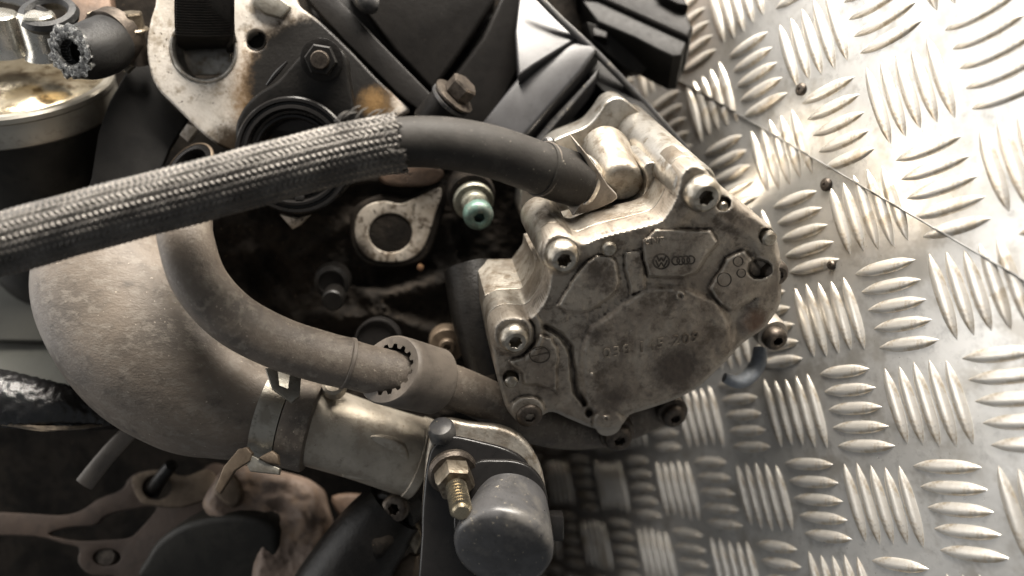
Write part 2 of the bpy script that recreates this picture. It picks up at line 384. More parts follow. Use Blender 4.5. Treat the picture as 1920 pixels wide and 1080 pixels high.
for d, q, horiz, px, py in cands:
    ext = np.array([.41, 0]) if horiz else np.array([0, .41])
    sa, sb = side(np.array(q) - ext), side(np.array(q) + ext)
    ax = ua if horiz else ub; nm = PN; ay = np.cross(nm, ax)
    ln = np.linalg.norm(LA if horiz else LB) / 42.0
    jit = 1 + .05 * math.sin(q[0] * 7.1 + q[1] * 3.3)
    for up in (True, False):
        lo, hi = min(sa, sb), max(sa, sb)
        if up and hi < .05 or not up and lo > -.03: continue
        whole = (lo > .02) if up else (hi < -.02)
        base = lat(q[0], q[1], TH if up else 0.0)
        Mx = np.c_[ax * ln * jit, ay, nm]
        par = upper if up else lower
        if whole:
            if nb < 290 and px < 1960 and -40 < py < 1120:
                o = bpy.data.objects.new('bar', bar_me); COL.objects.link(o)
                R3 = Rw @ Mx; mw = Matrix([[*R3[r], 0] for r in range(3)] + [[0, 0, 0, 1]]); mw.translation = CAM_M @ Vector((base * .001).tolist())
                o.parent = par; o.matrix_world = mw; o.matrix_parent_inverse = Matrix.Identity(4)
                o.matrix_basis = Matrix.Translation(-Vector(par.location)) @ mw; nb += 1
            else: spare.add((bv @ Mx.T + base, bf))
        else:      # trimmed by the lap of the sheets
            vs = bv @ Mx.T + base
            bm = bmesh.new(); vv = [bm.verts.new(x) for x in vs]
            for f in bf: bm.faces.new([vv[t] for t in f])
            pc = lat(s0[0] + sn[0] * (.02 if up else -.02), s0[1] + sn[1] * (.02 if up else -.02))
            dirn = LA * sd[0] + LB * sd[1]; cn = unit(np.cross(dirn, PN)); sgn = 1 if cn @ (LA * sn[0] + LB * sn[1]) > 0 else -1
            cn = cn * sgn * (1 if up else -1)
            bmesh.ops.bisect_plane(bm, geom=bm.verts[:] + bm.edges[:] + bm.faces[:], plane_co=pc, plane_no=cn, clear_inner=True)
            bm.verts.index_update()
            if len(bm.faces) > 6: obj('bar', [tuple(v.co) for v in bm.verts], [tuple(v.index for v in f.verts) for f in bm.faces], M['bar'], par, 40)
            bm.free()
if spare.v: tag(spare.build('bar_field', M['bar'], lower, 40), 'small distant bars of the tread plate', kind='stuff')
# screw heads on the plate
def on_plate(x, y, h=0.0):
    q = to_lat(x, y); up = side(q) > 0; return lat(q[0], q[1], (TH if up else 0) + h), (upper if up else lower)
for x, y, r in ((1507, 168, 3.3), (1550, 346, 3.4), (1560, 497, 2.4)):
    c, par = on_plate(x, y); part('screw_head', lathe(c, PN, [(r, -.5), (r, .9), (r * .75, 1.7), (r * .3, 1.9), (r * .25, 1.2), (.05, 1.2)], 16, cap1=False), M['steeldark'], par)
# ------------------------------------------------------------------ vacuum pump on the end of the cylinder head
PF = Plane(1200, 560, 345, (.162, -.46, .87)); FN = PF.n
pump = thing('vacuum_pump', 'grimy cast aluminium vacuum pump bolted to the engine, part number on its cover', 'pump', PF.pt(1200, 780, -40))
outline = [(1340, 340), (1385, 377), (1430, 413), (1447, 427), (1456, 450), (1463, 480), (1466, 510), (1465, 540), (1462, 570), (1447, 597), (1430, 617),
  (1405, 634), (1383, 652), (1368, 670), (1340, 697), (1307, 727), (1263, 750), (1213, 767), (1180, 778), (1166, 797), (1137, 807), (1107, 801), (1067, 785), (1036, 772),
  (1017, 779), (1008, 790), (990, 796), (970, 789), (951, 768), (940, 737), (930, 700), (926, 670), (921, 645), (919, 622), (929, 604), (948, 594), (972, 593), (993, 593),
  (1010, 575), (1023, 553), (1029, 530), (1030, 508), (1019, 490), (1016, 468), (1024, 447), (1042, 436), (1064, 439), (1080, 448), (1095, 453), (1120, 443), (1143, 436),
  (1193, 424), (1232, 413), (1247, 400), (1262, 374), (1270, 350), (1277, 322), (1298, 308), (1322, 316)]
outline = [tuple(p) for p in spline(outline, 3, True)]
def sdf(px, py, poly):      # signed distance in picture px, inside positive
    poly = np.asarray(poly, float); d = np.full(px.shape, 1e9); ins = np.zeros(px.shape, bool)
    for a, b in zip(poly, np.roll(poly, -1, 0)):
        e = b - a; t = np.clip(((px - a[0]) * e[0] + (py - a[1]) * e[1]) / (e @ e + 1e-9), 0, 1)
        d = np.minimum(d, np.hypot(px - a[0] - e[0] * t, py - a[1] - e[1] * t))
        c = ((a[1] > py) != (b[1] > py)); xi = (b[0] - a[0]) * (py - a[1]) / (b[1] - a[1] + 1e-12) + a[0]; ins ^= c & (px < xi)
    return np.where(ins, d, -d)
def sline(px, py, pts):
    pts = np.asarray(pts, float); d = np.full(px.shape, 1e9)
    for a, b in zip(pts[:-1], pts[1:]):
        e = b - a; t = np.clip(((px - a[0]) * e[0] + (py - a[1]) * e[1]) / (e @ e + 1e-9), 0, 1)
        d = np.minimum(d, np.hypot(px - a[0] - e[0] * t, py - a[1] - e[1] * t))
    return d
def ss(x, a, b): t = np.clip((x - a) / (b - a), 0, 1); return t * t * (3 - 2 * t)
def vnoise(x, y, sc, seed=0):
    x = x / sc; y = y / sc; r = np.random.RandomState(seed).rand(64, 64); xi = np.floor(x).astype(int); yi = np.floor(y).astype(int); fx = x - xi; fy = y - yi
    fx = fx * fx * (3 - 2 * fx); fy = fy * fy * (3 - 2 * fy); g = lambda a, b: r[a % 64, b % 64]
    return (g(xi, yi) * (1 - fx) + g(xi + 1, yi) * fx) * (1 - fy) + (g(xi, yi + 1) * (1 - fx) + g(xi + 1, yi + 1) * fx) * fy - .5
pads = [ # polygon, height mm, inner blend px
 ([(1047, 573), (1072, 530), (1100, 489), (1120, 478), (1145, 480), (1155, 493), (1161, 527), (1155, 547), (1123, 573), (1090, 586), (1062, 584)], 2.6, 7),
 ([(1203, 452), (1230, 430), (1330, 430), (1346, 452), (1330, 476), (1306, 508), (1284, 521), (1216, 518), (1208, 490)], 3.6, 7),
 ([(1168, 470), (1203, 468), (1212, 545), (1180, 552)], 1.9, 8),
 ([(1330, 540), (1345, 515), (1362, 486), (1395, 470), (1440, 520), (1452, 548), (1410, 563), (1372, 579), (1350, 572)], 2.4, 8),
 ([(1012, 628), (1034, 634), (1046, 652), (1046, 690), (1044, 733), (1030, 727), (1005, 720), (985, 722), (978, 700), (956, 678), (985, 668), (1003, 648)], 2.2, 6),
 ([(1108, 612), (1150, 585), (1192, 553), (1215, 537), (1290, 542), (1340, 562), (1366, 595), (1374, 640), (1356, 692), (1300, 737), (1230, 762), (1176, 774), (1125, 783), (1100, 760), (1089, 712), (1092, 655)], 2.4, 16)]
def relief(px, py):
    px, py = px + 4 * vnoise(px, py, 24, 7) + 1.5 * vnoise(px, py, 9, 9), py + 4 * vnoise(px, py, 24, 8) + 1.5 * vnoise(px, py, 9, 10)
    h = np.zeros(px.shape)
    for poly, ht, bl in pads: h = np.maximum(h, ht * ss(sdf(px, py, poly), -bl * .45, bl * .55))
    # flat rim by the upper edge and around the screws
    h = np.maximum(h, 2.2 * ss(-sline(px, py, [(1050, 470), (1130, 455), (1240, 432), (1305, 352), (1360, 400), (1430, 440), (1450, 520), (1440, 570), (1412, 610)]) + 34, 0, 22))
    for x, y, r in ((1050, 472, 40), (1305, 352, 44), (962, 627, 38), (990, 774, 32), (1140, 795, 30)): h = np.maximum(h, 2.6 * ss(r - np.hypot(px - x, py - y), -4, 5))
    h = h - 2.6 * ss(9 - sline(px, py, [(1022, 612), (1052, 630), (1068, 650), (1074, 690), (1080, 735), (1096, 756)]), 0, 8)
    h = h + 1.4 * ss(10 - np.abs(np.hypot(px - 962, py - 627) - 50), 0, 7) * (px > 985)
    h = h + .9 * ss(11 - np.hypot(px - 1276, py - 557), 0, 5) - .8 * ss(7 - np.hypot(px - 1276, py - 557), 0, 4)
    h = h + 1.0 * ss(9 - np.hypot(px - 1137, py - 786), 0, 5) - .9 * ss(5 - np.hypot(px - 1137, py - 786), 0, 3) + .7 * ss(5 - np.hypot(px - 1108, py - 702), 0, 3)
    for x, y, r, dp in ((1356, 382, 14, 3.5), (958, 706, 15, 4), (1436, 440, 15, 2.5), (1424, 503, 24, 4.5), (1105, 773, 8, 4)): h = h - (dp + np.maximum(h, 0) * .3) * ss(r - np.hypot(px - x, (py - y) * (1.0 if r < 20 else 1.25)), -1, 4)
    h = h + .7 * ss(5 - sline(px, py, [(1376, 610), (1374, 645), (1356, 690), (1300, 735), (1230, 760), (1176, 774)]), 0, 5)
    # rough sand-cast skin, coarser along the flanks of the plateau
    h = h + .32 * vnoise(px, py, 9, 1) + .2 * vnoise(px, py, 4.5, 2) + .6 * vnoise(px, py, 40, 3)
    h = h + .7 * ss(16 - sline(px, py, [(1035, 590), (1090, 600), (1190, 552)]), 0, 10) * vnoise(px, py, 6, 5)
    return h
def hf(outline, plane, fn, step=2.6, thick=11.0, drop=1.6, dw=7):
    """height-field skin on a tilted plane inside a traced outline, with a wall down the edge"""
    poly = np.asarray(outline, float); mn, mx = poly.min(0) - step, poly.max(0) + step
    xs = np.arange(mn[0], mx[0], step); ys = np.arange(mn[1], mx[1], step); X, Y = np.meshgrid(xs, ys)
    D = sdf(X, Y, poly); keep = D > 0
    cell = keep[:-1, :-1] & keep[1:, :-1] & keep[:-1, 1:] & keep[1:, 1:]
    use = np.zeros_like(keep); use[:-1, :-1] |= cell; use[1:, :-1] |= cell; use[:-1, 1:] |= cell; use[1:, 1:] |= cell
    ids = -np.ones(X.shape, int); ids[use] = np.arange(use.sum())
    faces = [(ids[j, i], ids[j + 1, i], ids[j + 1, i + 1], ids[j, i + 1]) for j, i in zip(*np.nonzero(cell))]
    pos = np.c_[X[use], Y[use]]; cnt = {}
    for f in faces:
        for k in range(4): cnt[(f[k], f[(k + 1) % 4])] = 1
    bedge = [e for e in cnt if (e[1], e[0]) not in cnt]; bl = sorted(set(v for e in bedge for v in e))
    Pb = pos[bl]; best = np.full(len(bl), 1e9); Q = Pb.copy()
    for p, q in zip(poly, np.roll(poly, -1, 0)):       # pull the border onto the true outline
        e = q - p; t = np.clip(((Pb - p) @ e) / (e @ e + 1e-9), 0, 1); c = p + t[:, None] * e; d = np.hypot(*(c - Pb).T); m = d < best; best[m] = d[m]; Q[m] = c[m]
    pos[bl] = Q
    dd = np.maximum(sdf(pos[:, 0], pos[:, 1], poly), 0)
    h = fn(pos[:, 0], pos[:, 1]) - drop * (1 - ss(dd, 0, dw)) ** 2
    R = np.c_[(pos[:, 0] - 960) / FPX, -(pos[:, 1] - 540) / FPX, -np.ones(len(pos))]
    verts = [tuple(v) for v in R * ((plane.n @ plane.o + h) / (R @ plane.n))[:, None]]; k0 = {}
    for v in bl: k0[v] = len(verts); verts.append(tuple(plane.pt(pos[v][0], pos[v][1], 0) + plane.n * (-thick)))
    for p, q in bedge: faces.append((q, p, k0[p], k0[q]))
    return verts, faces
def front(x, y): return PF.pt(x, y, float(relief(np.array([float(x)]), np.array([float(y)]))[0]))
cov = part('cover', hf(outline, PF, relief), M['cast'], pump, 40)
# body behind the cover; the cover's joint shows as a fine dark line
inner = [tuple(p) for p in outline]
part('gasket', prism(inner, PF, -10.8, .8, .1), M['black'], pump)
def behind(pts, h):          # the same outline pushed straight back by h mm, as seen from here
    out = []
    for x, y in pts:
        p = PF.pt(x, y) + FN * h; out.append((960 + FPX * p[0] / -p[2], 540 - FPX * p[1] / -p[2]))
    return out
part('body', prism(behind(outline, -11.6), PF, -11.6, 15, .5), M['castside'], pump)
# lower left half of the housing runs deep, the upper right is an open pocket
deep = [(1027, 540), (1024, 560), (1000, 592), (948, 594), (924, 606), (921, 645), (930, 700), (951, 768), (990, 790), (1036, 772), (1107, 800), (1166, 790), (1263, 748), (1368, 668), (1430, 615), (1455, 560), (1440, 470), (1330, 460), (1150, 500)]
part('housing', prism(behind(deep, -26.7), PF, -26.7, 34, .6), M['castside'], pump)
# back flange and pocket floor
fl = [(985, 420), (975, 370), (984, 335), (1010, 296), (1042, 262), (1098, 238), (1122, 214), (1140, 190), (1165, 184), (1200, 210), (1290, 300), (1345, 360), (1400, 430), (1300, 520), (1100, 520)]
part('mounting_flange', prism([tuple(p) for p in spline(fl, 5, True)], PF, -82, 14, 1.2), M['castbright'], pump)
# wall of the pocket, following the cover edge, and its rim
wall = [(1060, 440), (1110, 424), (1150, 396), (1190, 384), (1207, 366), (1213, 338), (1208, 318), (1214, 306), (1232, 306), (1262, 328), (1280, 345), (1262, 392), (1240, 414), (1190, 426), (1120, 446), (1080, 452)]
part('pocket_wall', prism([tuple(p) for p in spline(wall, 4, True)], PF, -26.4, 26, 1.0), M['castbright'], pump)
# long screw barrels
def barrel(x, y, r, length, taper=1.0, m='castbright', h0=-1.0, name='screw_barrel'):
    c = PF.pt(x, y, 0)
    part(name, lathe(c, -FN, [(r * .9, -h0 - .4), (r, -h0 + .6), (r, 10.5), (r * .985, 11), (r, 11.5), (r * taper, length), (r * taper * .8, length + 1.5)], 40), M[m], pump)
barrel(1304, 350, 9.8, 100, 1.16)
barrel(1049, 473, 9.2, 44, 1.05, 'castside')
barrel(961, 626, 8.6, 34, 1.05, 'castside')
barrel(990, 774, 7.6, 26, 1.0, 'cast')
barrel(1143, 800, 7.0, 24, 1.0, 'cast')
# domed plug in the pocket
pc = PF.pt(1167, 346, -27)
part('plug', lathe(PF.pt(1168, 346, -31), unit(FN + V(.02, -.3, 0)), [(12.2, -34), (11.2, -6), (10.8, -2.4), (9.6, -.5), (8, .3), (.05, .6)], 36, lambda k, t: 1 + .05 * math.cos(2 * t + .5) + .03 * math.cos(3 * t), cap1=False), M['castside'], pump, 50)
# hose union with its collar
uc = PF.pt(1118, 352, -34); udir = unit(P(1000, 312, 328) - P(1100, 345, 352))
part('inlet_union', prism([tuple(p) for p in spline([(1084, 272), (1098, 286), (1116, 310), (1142, 350), (1158, 372), (1116, 394), (1080, 403), (1076, 402), (1094, 372), (1104, 340), (1102, 310)], 3, True)], PF, -24, 16, .6), M['cast'], pump)
part('union_collar', lathe(P(1084, 339, 349.5), udir, [(10.5, -3), (12.6, -2.4), (12.9, -1), (12.7, .4), (11.8, .8)], 40, lambda k, t: 1 + .02 * math.sin(5 * t)), M['castbright'], pump)
part('inlet_spout', tube([P(1150, 362, 376), P(1086, 340, 350)], [8, 9.5], 24, 4), M['castside'], pump)
part('vent_nipple', lathe(P(1028, 268, 352), V(-.2, .35, .9), [(3.2, -12), (3.2, 0), (2.4, 1.6), (.05, 2.2)], 16, cap1=False), M['gloss'], pump)
# screws
bolt(pump, PF.pt(1308, 356, -.2) , FN, 8.2, 10, M['steel'])
bolt(pump, PF.pt(1050, 473, .4), FN, 7.6, 8.6, M['steel'])
bolt(pump, PF.pt(962, 627, .6), FN, 7.2, 7.2, M['steel'])
bolt(pump, PF.pt(991, 775, .8), FN, 6.6, 4.0, M['steeldark'])
bolt(pump, PF.pt(1158, 818, -5), FN, 7.4, 4.6, M['steeldark'])
bolt(pump, PF.pt(1262, 778, -14), FN, 6.4, 4.0, M['steeldark'])
bolt(pump, PF.pt(1446, 506, -5), FN, 6.6, 7.0, M['steeldark'])
bolt(pump, PF.pt(1449, 630, -14), FN, 6.2, 6.0, M['steeldark'])
part('screw_lug', lathe(PF.pt(1158, 816, -5.2), -FN, [(9, 0), (9.5, .8), (9.5, 16), (8, 17)], 28), M['steeldark'], pump)
part('screw_lug', lathe(PF.pt(1262, 776, -14.2), -FN, [(8, 0), (8.6, .8), (8.6, 14), (7, 15)], 28), M['steeldark'], pump)
part('screw_lug', lathe(PF.pt(1449, 628, -14.2), -FN, [(8, 0), (8.4, .8), (8.4, 14), (7, 15)], 28), M['cast'], pump)
for x, y, r, h in ((1136, 458, 3.4, 4.5), (1434, 440, 3.5, 4.0), (957, 710, 3.2, 2.0), (1352, 385, 2.6, 1.2)):
    part('dowel', lathe(PF.pt(x, y, -1.5), FN, [(r, -5), (r, h + .8), (r * .75, h + 1.7), (.05, h + 1.8)], 20, cap1=False), M['steel'], pump)
# cast emblems: a roundel with strokes, four linked rings, and the part number
A2, B2 = PF.basis()
def wire(pts, r, name, m, par): return part(name, tube(pts, r, 6, 1), M[m], par)
def ring_pts(x, y, rx, ry, n=22): return [front(x + rx * math.cos(t), y + ry * math.sin(t)) for t in np.linspace(0, 2 * math.pi, n)]
em = MB(); em.add(tube(ring_pts(1240, 490, 15, 14), .45, 6, 1))
for a, b in (((1232, 480), (1236, 490)), ((1236, 490), (1240, 483)), ((1240, 483), (1244, 490)), ((1244, 490), (1249, 480)), ((1230, 488), (1235, 500)), ((1235, 500), (1240, 492)), ((1240, 492), (1245, 500)), ((1245, 500), (1251, 488))):
    em.add(tube([front(*a), front(*b)], .4, 6, 1))
em.build('roundel_emblem', M['darkletter'], cov)
em = MB()
for k in range(4): em.add(tube(ring_pts(1267 + k * 9.5, 489 - k * .6, 7, 7.5), .4, 6, 1))
em.build('linked_rings_emblem', M['darkletter'], cov)
em = MB(); em.add(tube(ring_pts(1012, 665, 19, 15), .4, 6, 1)); em.add(tube([front(996, 668), front(1012, 664), front(1030, 661)], .4, 6, 1)); em.add(tube([front(1004, 655), front(1018, 652)], .35, 6, 1)); em.build('oval_emblem', M['darkletter'], cov)
em = MB()
for x, y, r in ((1358, 524, 13), (1384, 490, 9), (1390, 512, 8)): em.add(tube(ring_pts(x, y, r, r), .35, 6, 1))
em.build('cast_mark', M['darkletter'], cov)
def lettering(s, x, y, x2, y2, size, name, m, par, ext=.35):
    cu = bpy.data.curves.new(name, 'FONT'); cu.body = s; cu.size = size; cu.extrude = ext; cu.align_x = 'CENTER'; cu.align_y = 'CENTER'; cu.bevel_depth = .12; cu.resolution_u = 2; cu.space_character = 1.15
    o = bpy.data.objects.new(name, cu); COL.objects.link(o); dg = bpy.context.evaluated_depsgraph_get(); me = bpy.data.meshes.new_from_object(o.evaluated_get(dg))
    v = np.array([x_.co for x_ in me.vertices]); f = [tuple(p.vertices) for p in me.polygons]
    bpy.data.objects.remove(o); bpy.data.curves.remove(cu)
    p0, p1 = front(x, y), front(x2, y2); ax = unit(p1 - p0); ax = unit(ax - FN * (ax @ FN)); ay = np.cross(FN, ax); c = (p0 + p1) / 2
    return obj(name, [c + ax * q[0] + ay * q[1] + FN * (q[2] + .4) for q in v], f, M[m], par, 30)
lettering('038 145 209', 1140, 662, 1300, 632, 8.2, 'part_number', 'letter', cov, .25)
lettering('UNF', 1210, 453, 1240, 450, 4.2, 'cast_letters', 'letter', cov, .2)
# blue grey plastic clip under the pump
clip = tag(part('hose_clip', tube([P(1358, 708, 395), P(1384, 716, 395), P(1408, 702, 396), P(1422, 678, 398), P(1424, 652, 400)], [2.6, 3.6, 3.9, 3.8, 3.0], 16, 8, squash=1.35), M['bluegrey']), 'curved blue-grey plastic clip sticking out below the pump', 'clip')
# ------------------------------------------------------------------ braided hose into the pump
bh = thing('braided_hose', 'thick hose with a frayed grey braided sleeve, running to the pump', 'hose', P(740, 266, 312))
path = [P(-90, 483, 292), P(0, 459, 294), (P(200, 404, 298)), P(400, 352, 302), P(560, 309, 306), P(680, 280, 309), P(745, 268, 311), P(830, 268, 315), P(920, 284, 322), P(1000, 311, 331), P(1050, 328, 340), P(1090, 341, 349)]
rb = [10.6, 10.6, 10.6, 10.6, 10.6, 10.5, 10.5, 10.9, 11.3, 11.6, 12.0, 12.1]
part('rubber_hose', tube(path[:10] + [P(1016, 317, 333.5)], rb[:10] + [11.7], 40, 12), M['rubber'], bh, 60)
part('end_ferrule', tube([P(1014, 316, 333), P(1030, 321, 336), P(1060, 331, 343), P(1083, 339, 348)], [12.2, 12.3, 12.4, 12.2], 40, 6), M['rubber'], bh, 60)
part('ferrule_lip', lathe(P(1017, 317, 334), unit(P(1014, 316, 333) - P(1050, 328, 341)), [(12.0, -1.0), (12.6, -.6), (12.65, .3), (12.0, .6)], 44), M['sleeve'], bh)
def braid(ctrl, r0, rows=28, pitch=2.35):
    sp = np.array(spline(ctrl, 40)); seglen = np.r_[0, np.cumsum(np.linalg.norm(np.diff(sp, axis=0), axis=1))]
    nl = int(seglen[-1] / .33); s = np.linspace(0, seglen[-1], nl); pth = np.c_[[np.interp(s, seglen, sp[:, k]) for k in range(3)]].T
    pth, t, u, b = frames(pth); nv = rows * 7; v = np.arange(nv) / nv; S, Vv = np.meshgrid(s, v, indexing='ij')
    row = Vv * rows; ri = np.floor(row).astype(int); fr = row - ri; par = np.where(ri % 2 == 0, 1.0, -1.0)
    rag = .35 * np.sin(ri * 2.4) + .2 * np.sin(ri * 5.1 + S * .11)
    ph = S / pitch + par * (fr - .5) * .85 + rag * .25
    fl = ph - np.floor(ph)
    yarn = np.abs(np.sin(np.pi * fl)) ** .55; edge = np.sin(np.pi * np.clip(fr, .001, .999)) ** .45
    h = .9 * yarn * (.4 + .6 * edge) + .3 * np.sin(np.pi * (fr + .3 * fl))
    h = h * (1 + .18 * np.sin(S * .21 + ri * 1.7))
    R = r0 + .2 + h * .75
    # loosened end flares and ends unevenly
    end = seglen[-1]; R = R + .12 * ss(S, end - 10, end) * (1 + .5 * np.sin(ri * 1.9))
    ang = 2 * np.pi * Vv
    X = pth[:, None, :] + u[:, None, :] * (np.cos(ang) * R)[..., None] + b[:, None, :] * (np.sin(ang) * R)[..., None]
    cut = .9 * np.sin(ri * 2.7 + 1) + .7 * np.sin(ri * 1.1)
    shift = ss(S, end - 12, end) * cut; X = X + t[:, None, :] * shift[..., None]
    vs = X.reshape(-1, 3); fs = []
    I, J = np.meshgrid(np.arange(nl - 1), np.arange(nv), indexing='ij'); J2 = (J + 1) % nv
    fs = np.stack([I * nv + J, I * nv + J2, (I + 1) * nv + J2, (I + 1) * nv + J], -1).reshape(-1, 4).tolist()
    return vs, fs, pth, t, u, b
bctrl = [P(-110, 488, 291)] + path[1:6] + [P(752, 267, 311)]
bv_, bf_, bp, bt, bu, bb = braid(bctrl, 11.4)
tag(part('braid_sleeve', (bv_, bf_), M['braid'], bh, 0), 'worn grey braided sleeve with a frayed end', kind='stuff')
for p in bh.children[-1].data.polygons: p.use_smooth = True
fm = MB(); rnd = random.Random(8)
for k in range(26):
    a = rnd.uniform(0, 2 * math.pi); i = len(bp) - 1 - rnd.randrange(2, 26); rr = 12.2 + rnd.uniform(-.2, .5)
    rad = bu[i] * math.cos(a) + bb[i] * math.sin(a); tan = -bu[i] * math.sin(a) + bb[i] * math.cos(a)
    p0 = bp[i] + rad * rr; L_ = rnd.uniform(2.5, 6.5); sd_ = rnd.choice((-1, 1)) * rnd.uniform(.1, .8); lift = rnd.uniform(0, .38) if rnd.random() < .8 else rnd.uniform(.4, .9)
    d1 = bt[i] * .8 + tan * sd_ + rad * lift
    fm.add(tube([p0, p0 + d1 * L_ * .5, p0 + d1 * L_ + rad * rnd.uniform(-.8, .5) * lift * 3], [.2, .18, .07], 5, 3))
for (x, y, dx, dy) in ((628, 222, 26, -14), (640, 218, 30, -8), (650, 214, 26, -16), (668, 216, 22, -14), (690, 212, 26, -6), (634, 226, 16, -16)):
    fm.add(tube([P(x, y + 6, 301), P(x + dx * .5, y + dy * .6, 300), P(x + dx, y + dy, 300)], [.42, .36, .12], 5, 3))
tag(fm.build('frayed_strands', M['fray'], bh), 'loose broken strands at the end of the braid', kind='stuff')

# ------------------------------------------------------------------ coolant hose sweeping below
ch = thing('coolant_hose', 'bare dusty rubber hose curving down behind the braided hose and under the pump', 'hose', P(700, 690, 352))
cp = [P(349, 372, 339), P(347, 410, 334), P(350, 455, 330), P(376, 530, 330), P(436, 596, 333), P(520, 642, 338), P(606, 670, 343), P(690, 692, 349), P(760, 706, 355), P(840, 722, 366), P(910, 750, 376), P(975, 782, 386), P(1060, 800, 398), P(1150, 792, 408), P(1240, 755, 416)]
part('hose', tube(cp[:7] + [P(652, 681, 346)], [11.6, 11.6, 11.7, 11.8, 11.9, 11.9, 11.9, 11.9], 40, 10), M['rubber2'], ch, 60)
part('hose', tube([P(650, 680.5, 346)] + cp[7:], [11.2, 11.2, 11.2, 10.8, 10.8, 11.4, 12, 12, 12], 40, 8), M['rubber2'], ch, 60)
part('hose_lip', lathe(P(652, 681, 346), unit(P(660, 683, 347) - P(640, 678, 345)), [(11.6, -1.2), (12.15, -.8), (12.2, .5), (11.2, .9)], 40), M['sleeve'], ch)
# loose protective sleeve with a saw-toothed mouth
def sleeve():
    c0, c1 = P(727, 692, 346), P(818, 715, 366); ax = unit(c1 - c0); L_ = np.linalg.norm(c1 - c0); u = unit(np.cross(ax, V(0, 0, 1))); b = np.cross(ax, u); u, b = b, -u
    seg, n = 96, 10; vs, fs = [], []; r0, r1 = 16.6, 16.4
    def ringv(off, r, teeth=0):
        for i in range(seg):
            a = 2 * math.pi * i / seg; tt = teeth * (1 if (i // 3) % 2 else 0) * 1
            slope = 5.0 * math.sin(a - .9)
            vs.append(c0 + ax * (off + (slope if off < 6 else 0)) + (u * math.cos(a) + b * math.sin(a)) * (r - tt))
    for off, r, te in ((0, r0 - 4.2, 1.9), (0, r0 - 3.0, 0), (.2, r0 - .8, 0), (1.2, r0, 0), (8, r0 + .1, 0), (L_ * .7, r1, 0), (L_ - 1.0, r1 - .1, 0), (L_, r1 - 1.0, 0), (L_ + .2, 11, 0)): ringv(off, r, te)
    for k in range(8):
        for i in range(seg):
            j = (i + 1) % seg; fs.append((k * seg + i, k * seg + j, (k + 1) * seg + j, (k + 1) * seg + i))
    return vs, fs
part('protective_sleeve', sleeve(), M['sleeve'], ch, 40)

# ------------------------------------------------------------------ large boot, its clamp, the metal pipe
boot = thing('intake_elbow', 'large dusty grey rubber intake elbow under the two hoses', 'elbow', P(290, 700, 380))
bpth = [P(205, 425, 392), P(209, 455, 390), P(226, 545, 384), P(292, 650, 378), P(372, 722, 374), P(440, 757, 372), P(497, 775, 372), P(560, 790, 373)]
part('boot', tube(bpth, [33, 35, 40.5, 40.8, 35.5, 28.5, 23.6, 22.2], 64, 10, squash=.92), M['boot'], boot, 60)
part('mould_scar', tube([P(150, 682, 349.5), P(158, 672, 347.2), P(168, 656, 345)], [.5, 1.2, .5], 8, 5), M['foilrim'], boot)
cl = thing('hose_clamp', 'flat zinc spring clamp round the neck of the grey elbow', 'clamp', P(500, 860, 352))
cax = unit(P(560, 790, 373) - P(497, 775, 372)); cc = P(527, 782, 372.5)
part('clamp_band', lathe(cc - cax * 2, cax, [(22.6, -6), (24.4, -5.8), (24.4, 5.8), (22.6, 6)], 56, squash=.95), M['band'], cl, 30)
part('rubber_cuff', lathe(cc + cax * 11, cax, [(22.8, -7), (24.6, -6.5), (24.8, 5), (24.0, 6.2), (21.8, 6.6)], 56, squash=.95), M['rubber2'], cl, 40)
CP = Plane(540, 730, 346, (.25, .45, .86))
part('clamp_ear', prism([(497, 690), (520, 688), (524, 722), (540, 728), (544, 690), (566, 692), (562, 742), (546, 754), (510, 728)], CP, 0, 2, .4), M['band'], cl)
part('clamp_ear', prism([(446, 842), (462, 838), (472, 850), (468, 864), (440, 882), (412, 926), (402, 918), (418, 876)], Plane(450, 870, 344, (0, .2, .98)), 0, 3, .6), M['gasketlight'], cl)
part('clamp_ear', prism([(498, 850), (510, 844), (521, 852), (523, 872), (500, 868), (484, 858)], Plane(505, 860, 344, (.1, .3, .95)), 0, 4, 1.0), M['gasketlight'], cl)
part('clamp_tongue', prism([(456, 858), (470, 852), (524, 878), (522, 890), (468, 884)], Plane(490, 870, 345, (0, .3, .95)), 0, 3, .6), M['band'], cl)
pp = thing('metal_pipe', 'short pale grey metal pipe between elbow clamp and black housing', 'pipe', P(680, 900, 385))
pa, pb = P(575, 792, 376), P(776, 857, 392)
part('pipe_wall', tube([pa, pa * .5 + pb * .5, pb], [20.6, 20.0, 20.8], 56, 8), M['pipe'], pp, 50)
part('pipe_rim', lathe(pb, unit(pb - pa), [(20.6, -1.5), (21.6, -1.0), (21.6, 3), (20.5, 4)], 56), M['pipe'], pp)
part('pipe_boss', lathe(P(626, 722, 364), V(.1, .5, .85), [(6, -4), (5.5, 1), (4.2, 2.4), (.05, 2.6)], 24, cap1=False), M['pipe'], pp)
part('pipe_boss', prism([tuple(p) for p in spline([(655, 880), (650, 845), (662, 830), (700, 818), (745, 830), (765, 850), (768, 900), (700, 905), (640, 895)], 4, True)], Plane(705, 862, 369.5, (.05, -.28, .95)), 0, 10, 1.4), M['pipe'], pp)
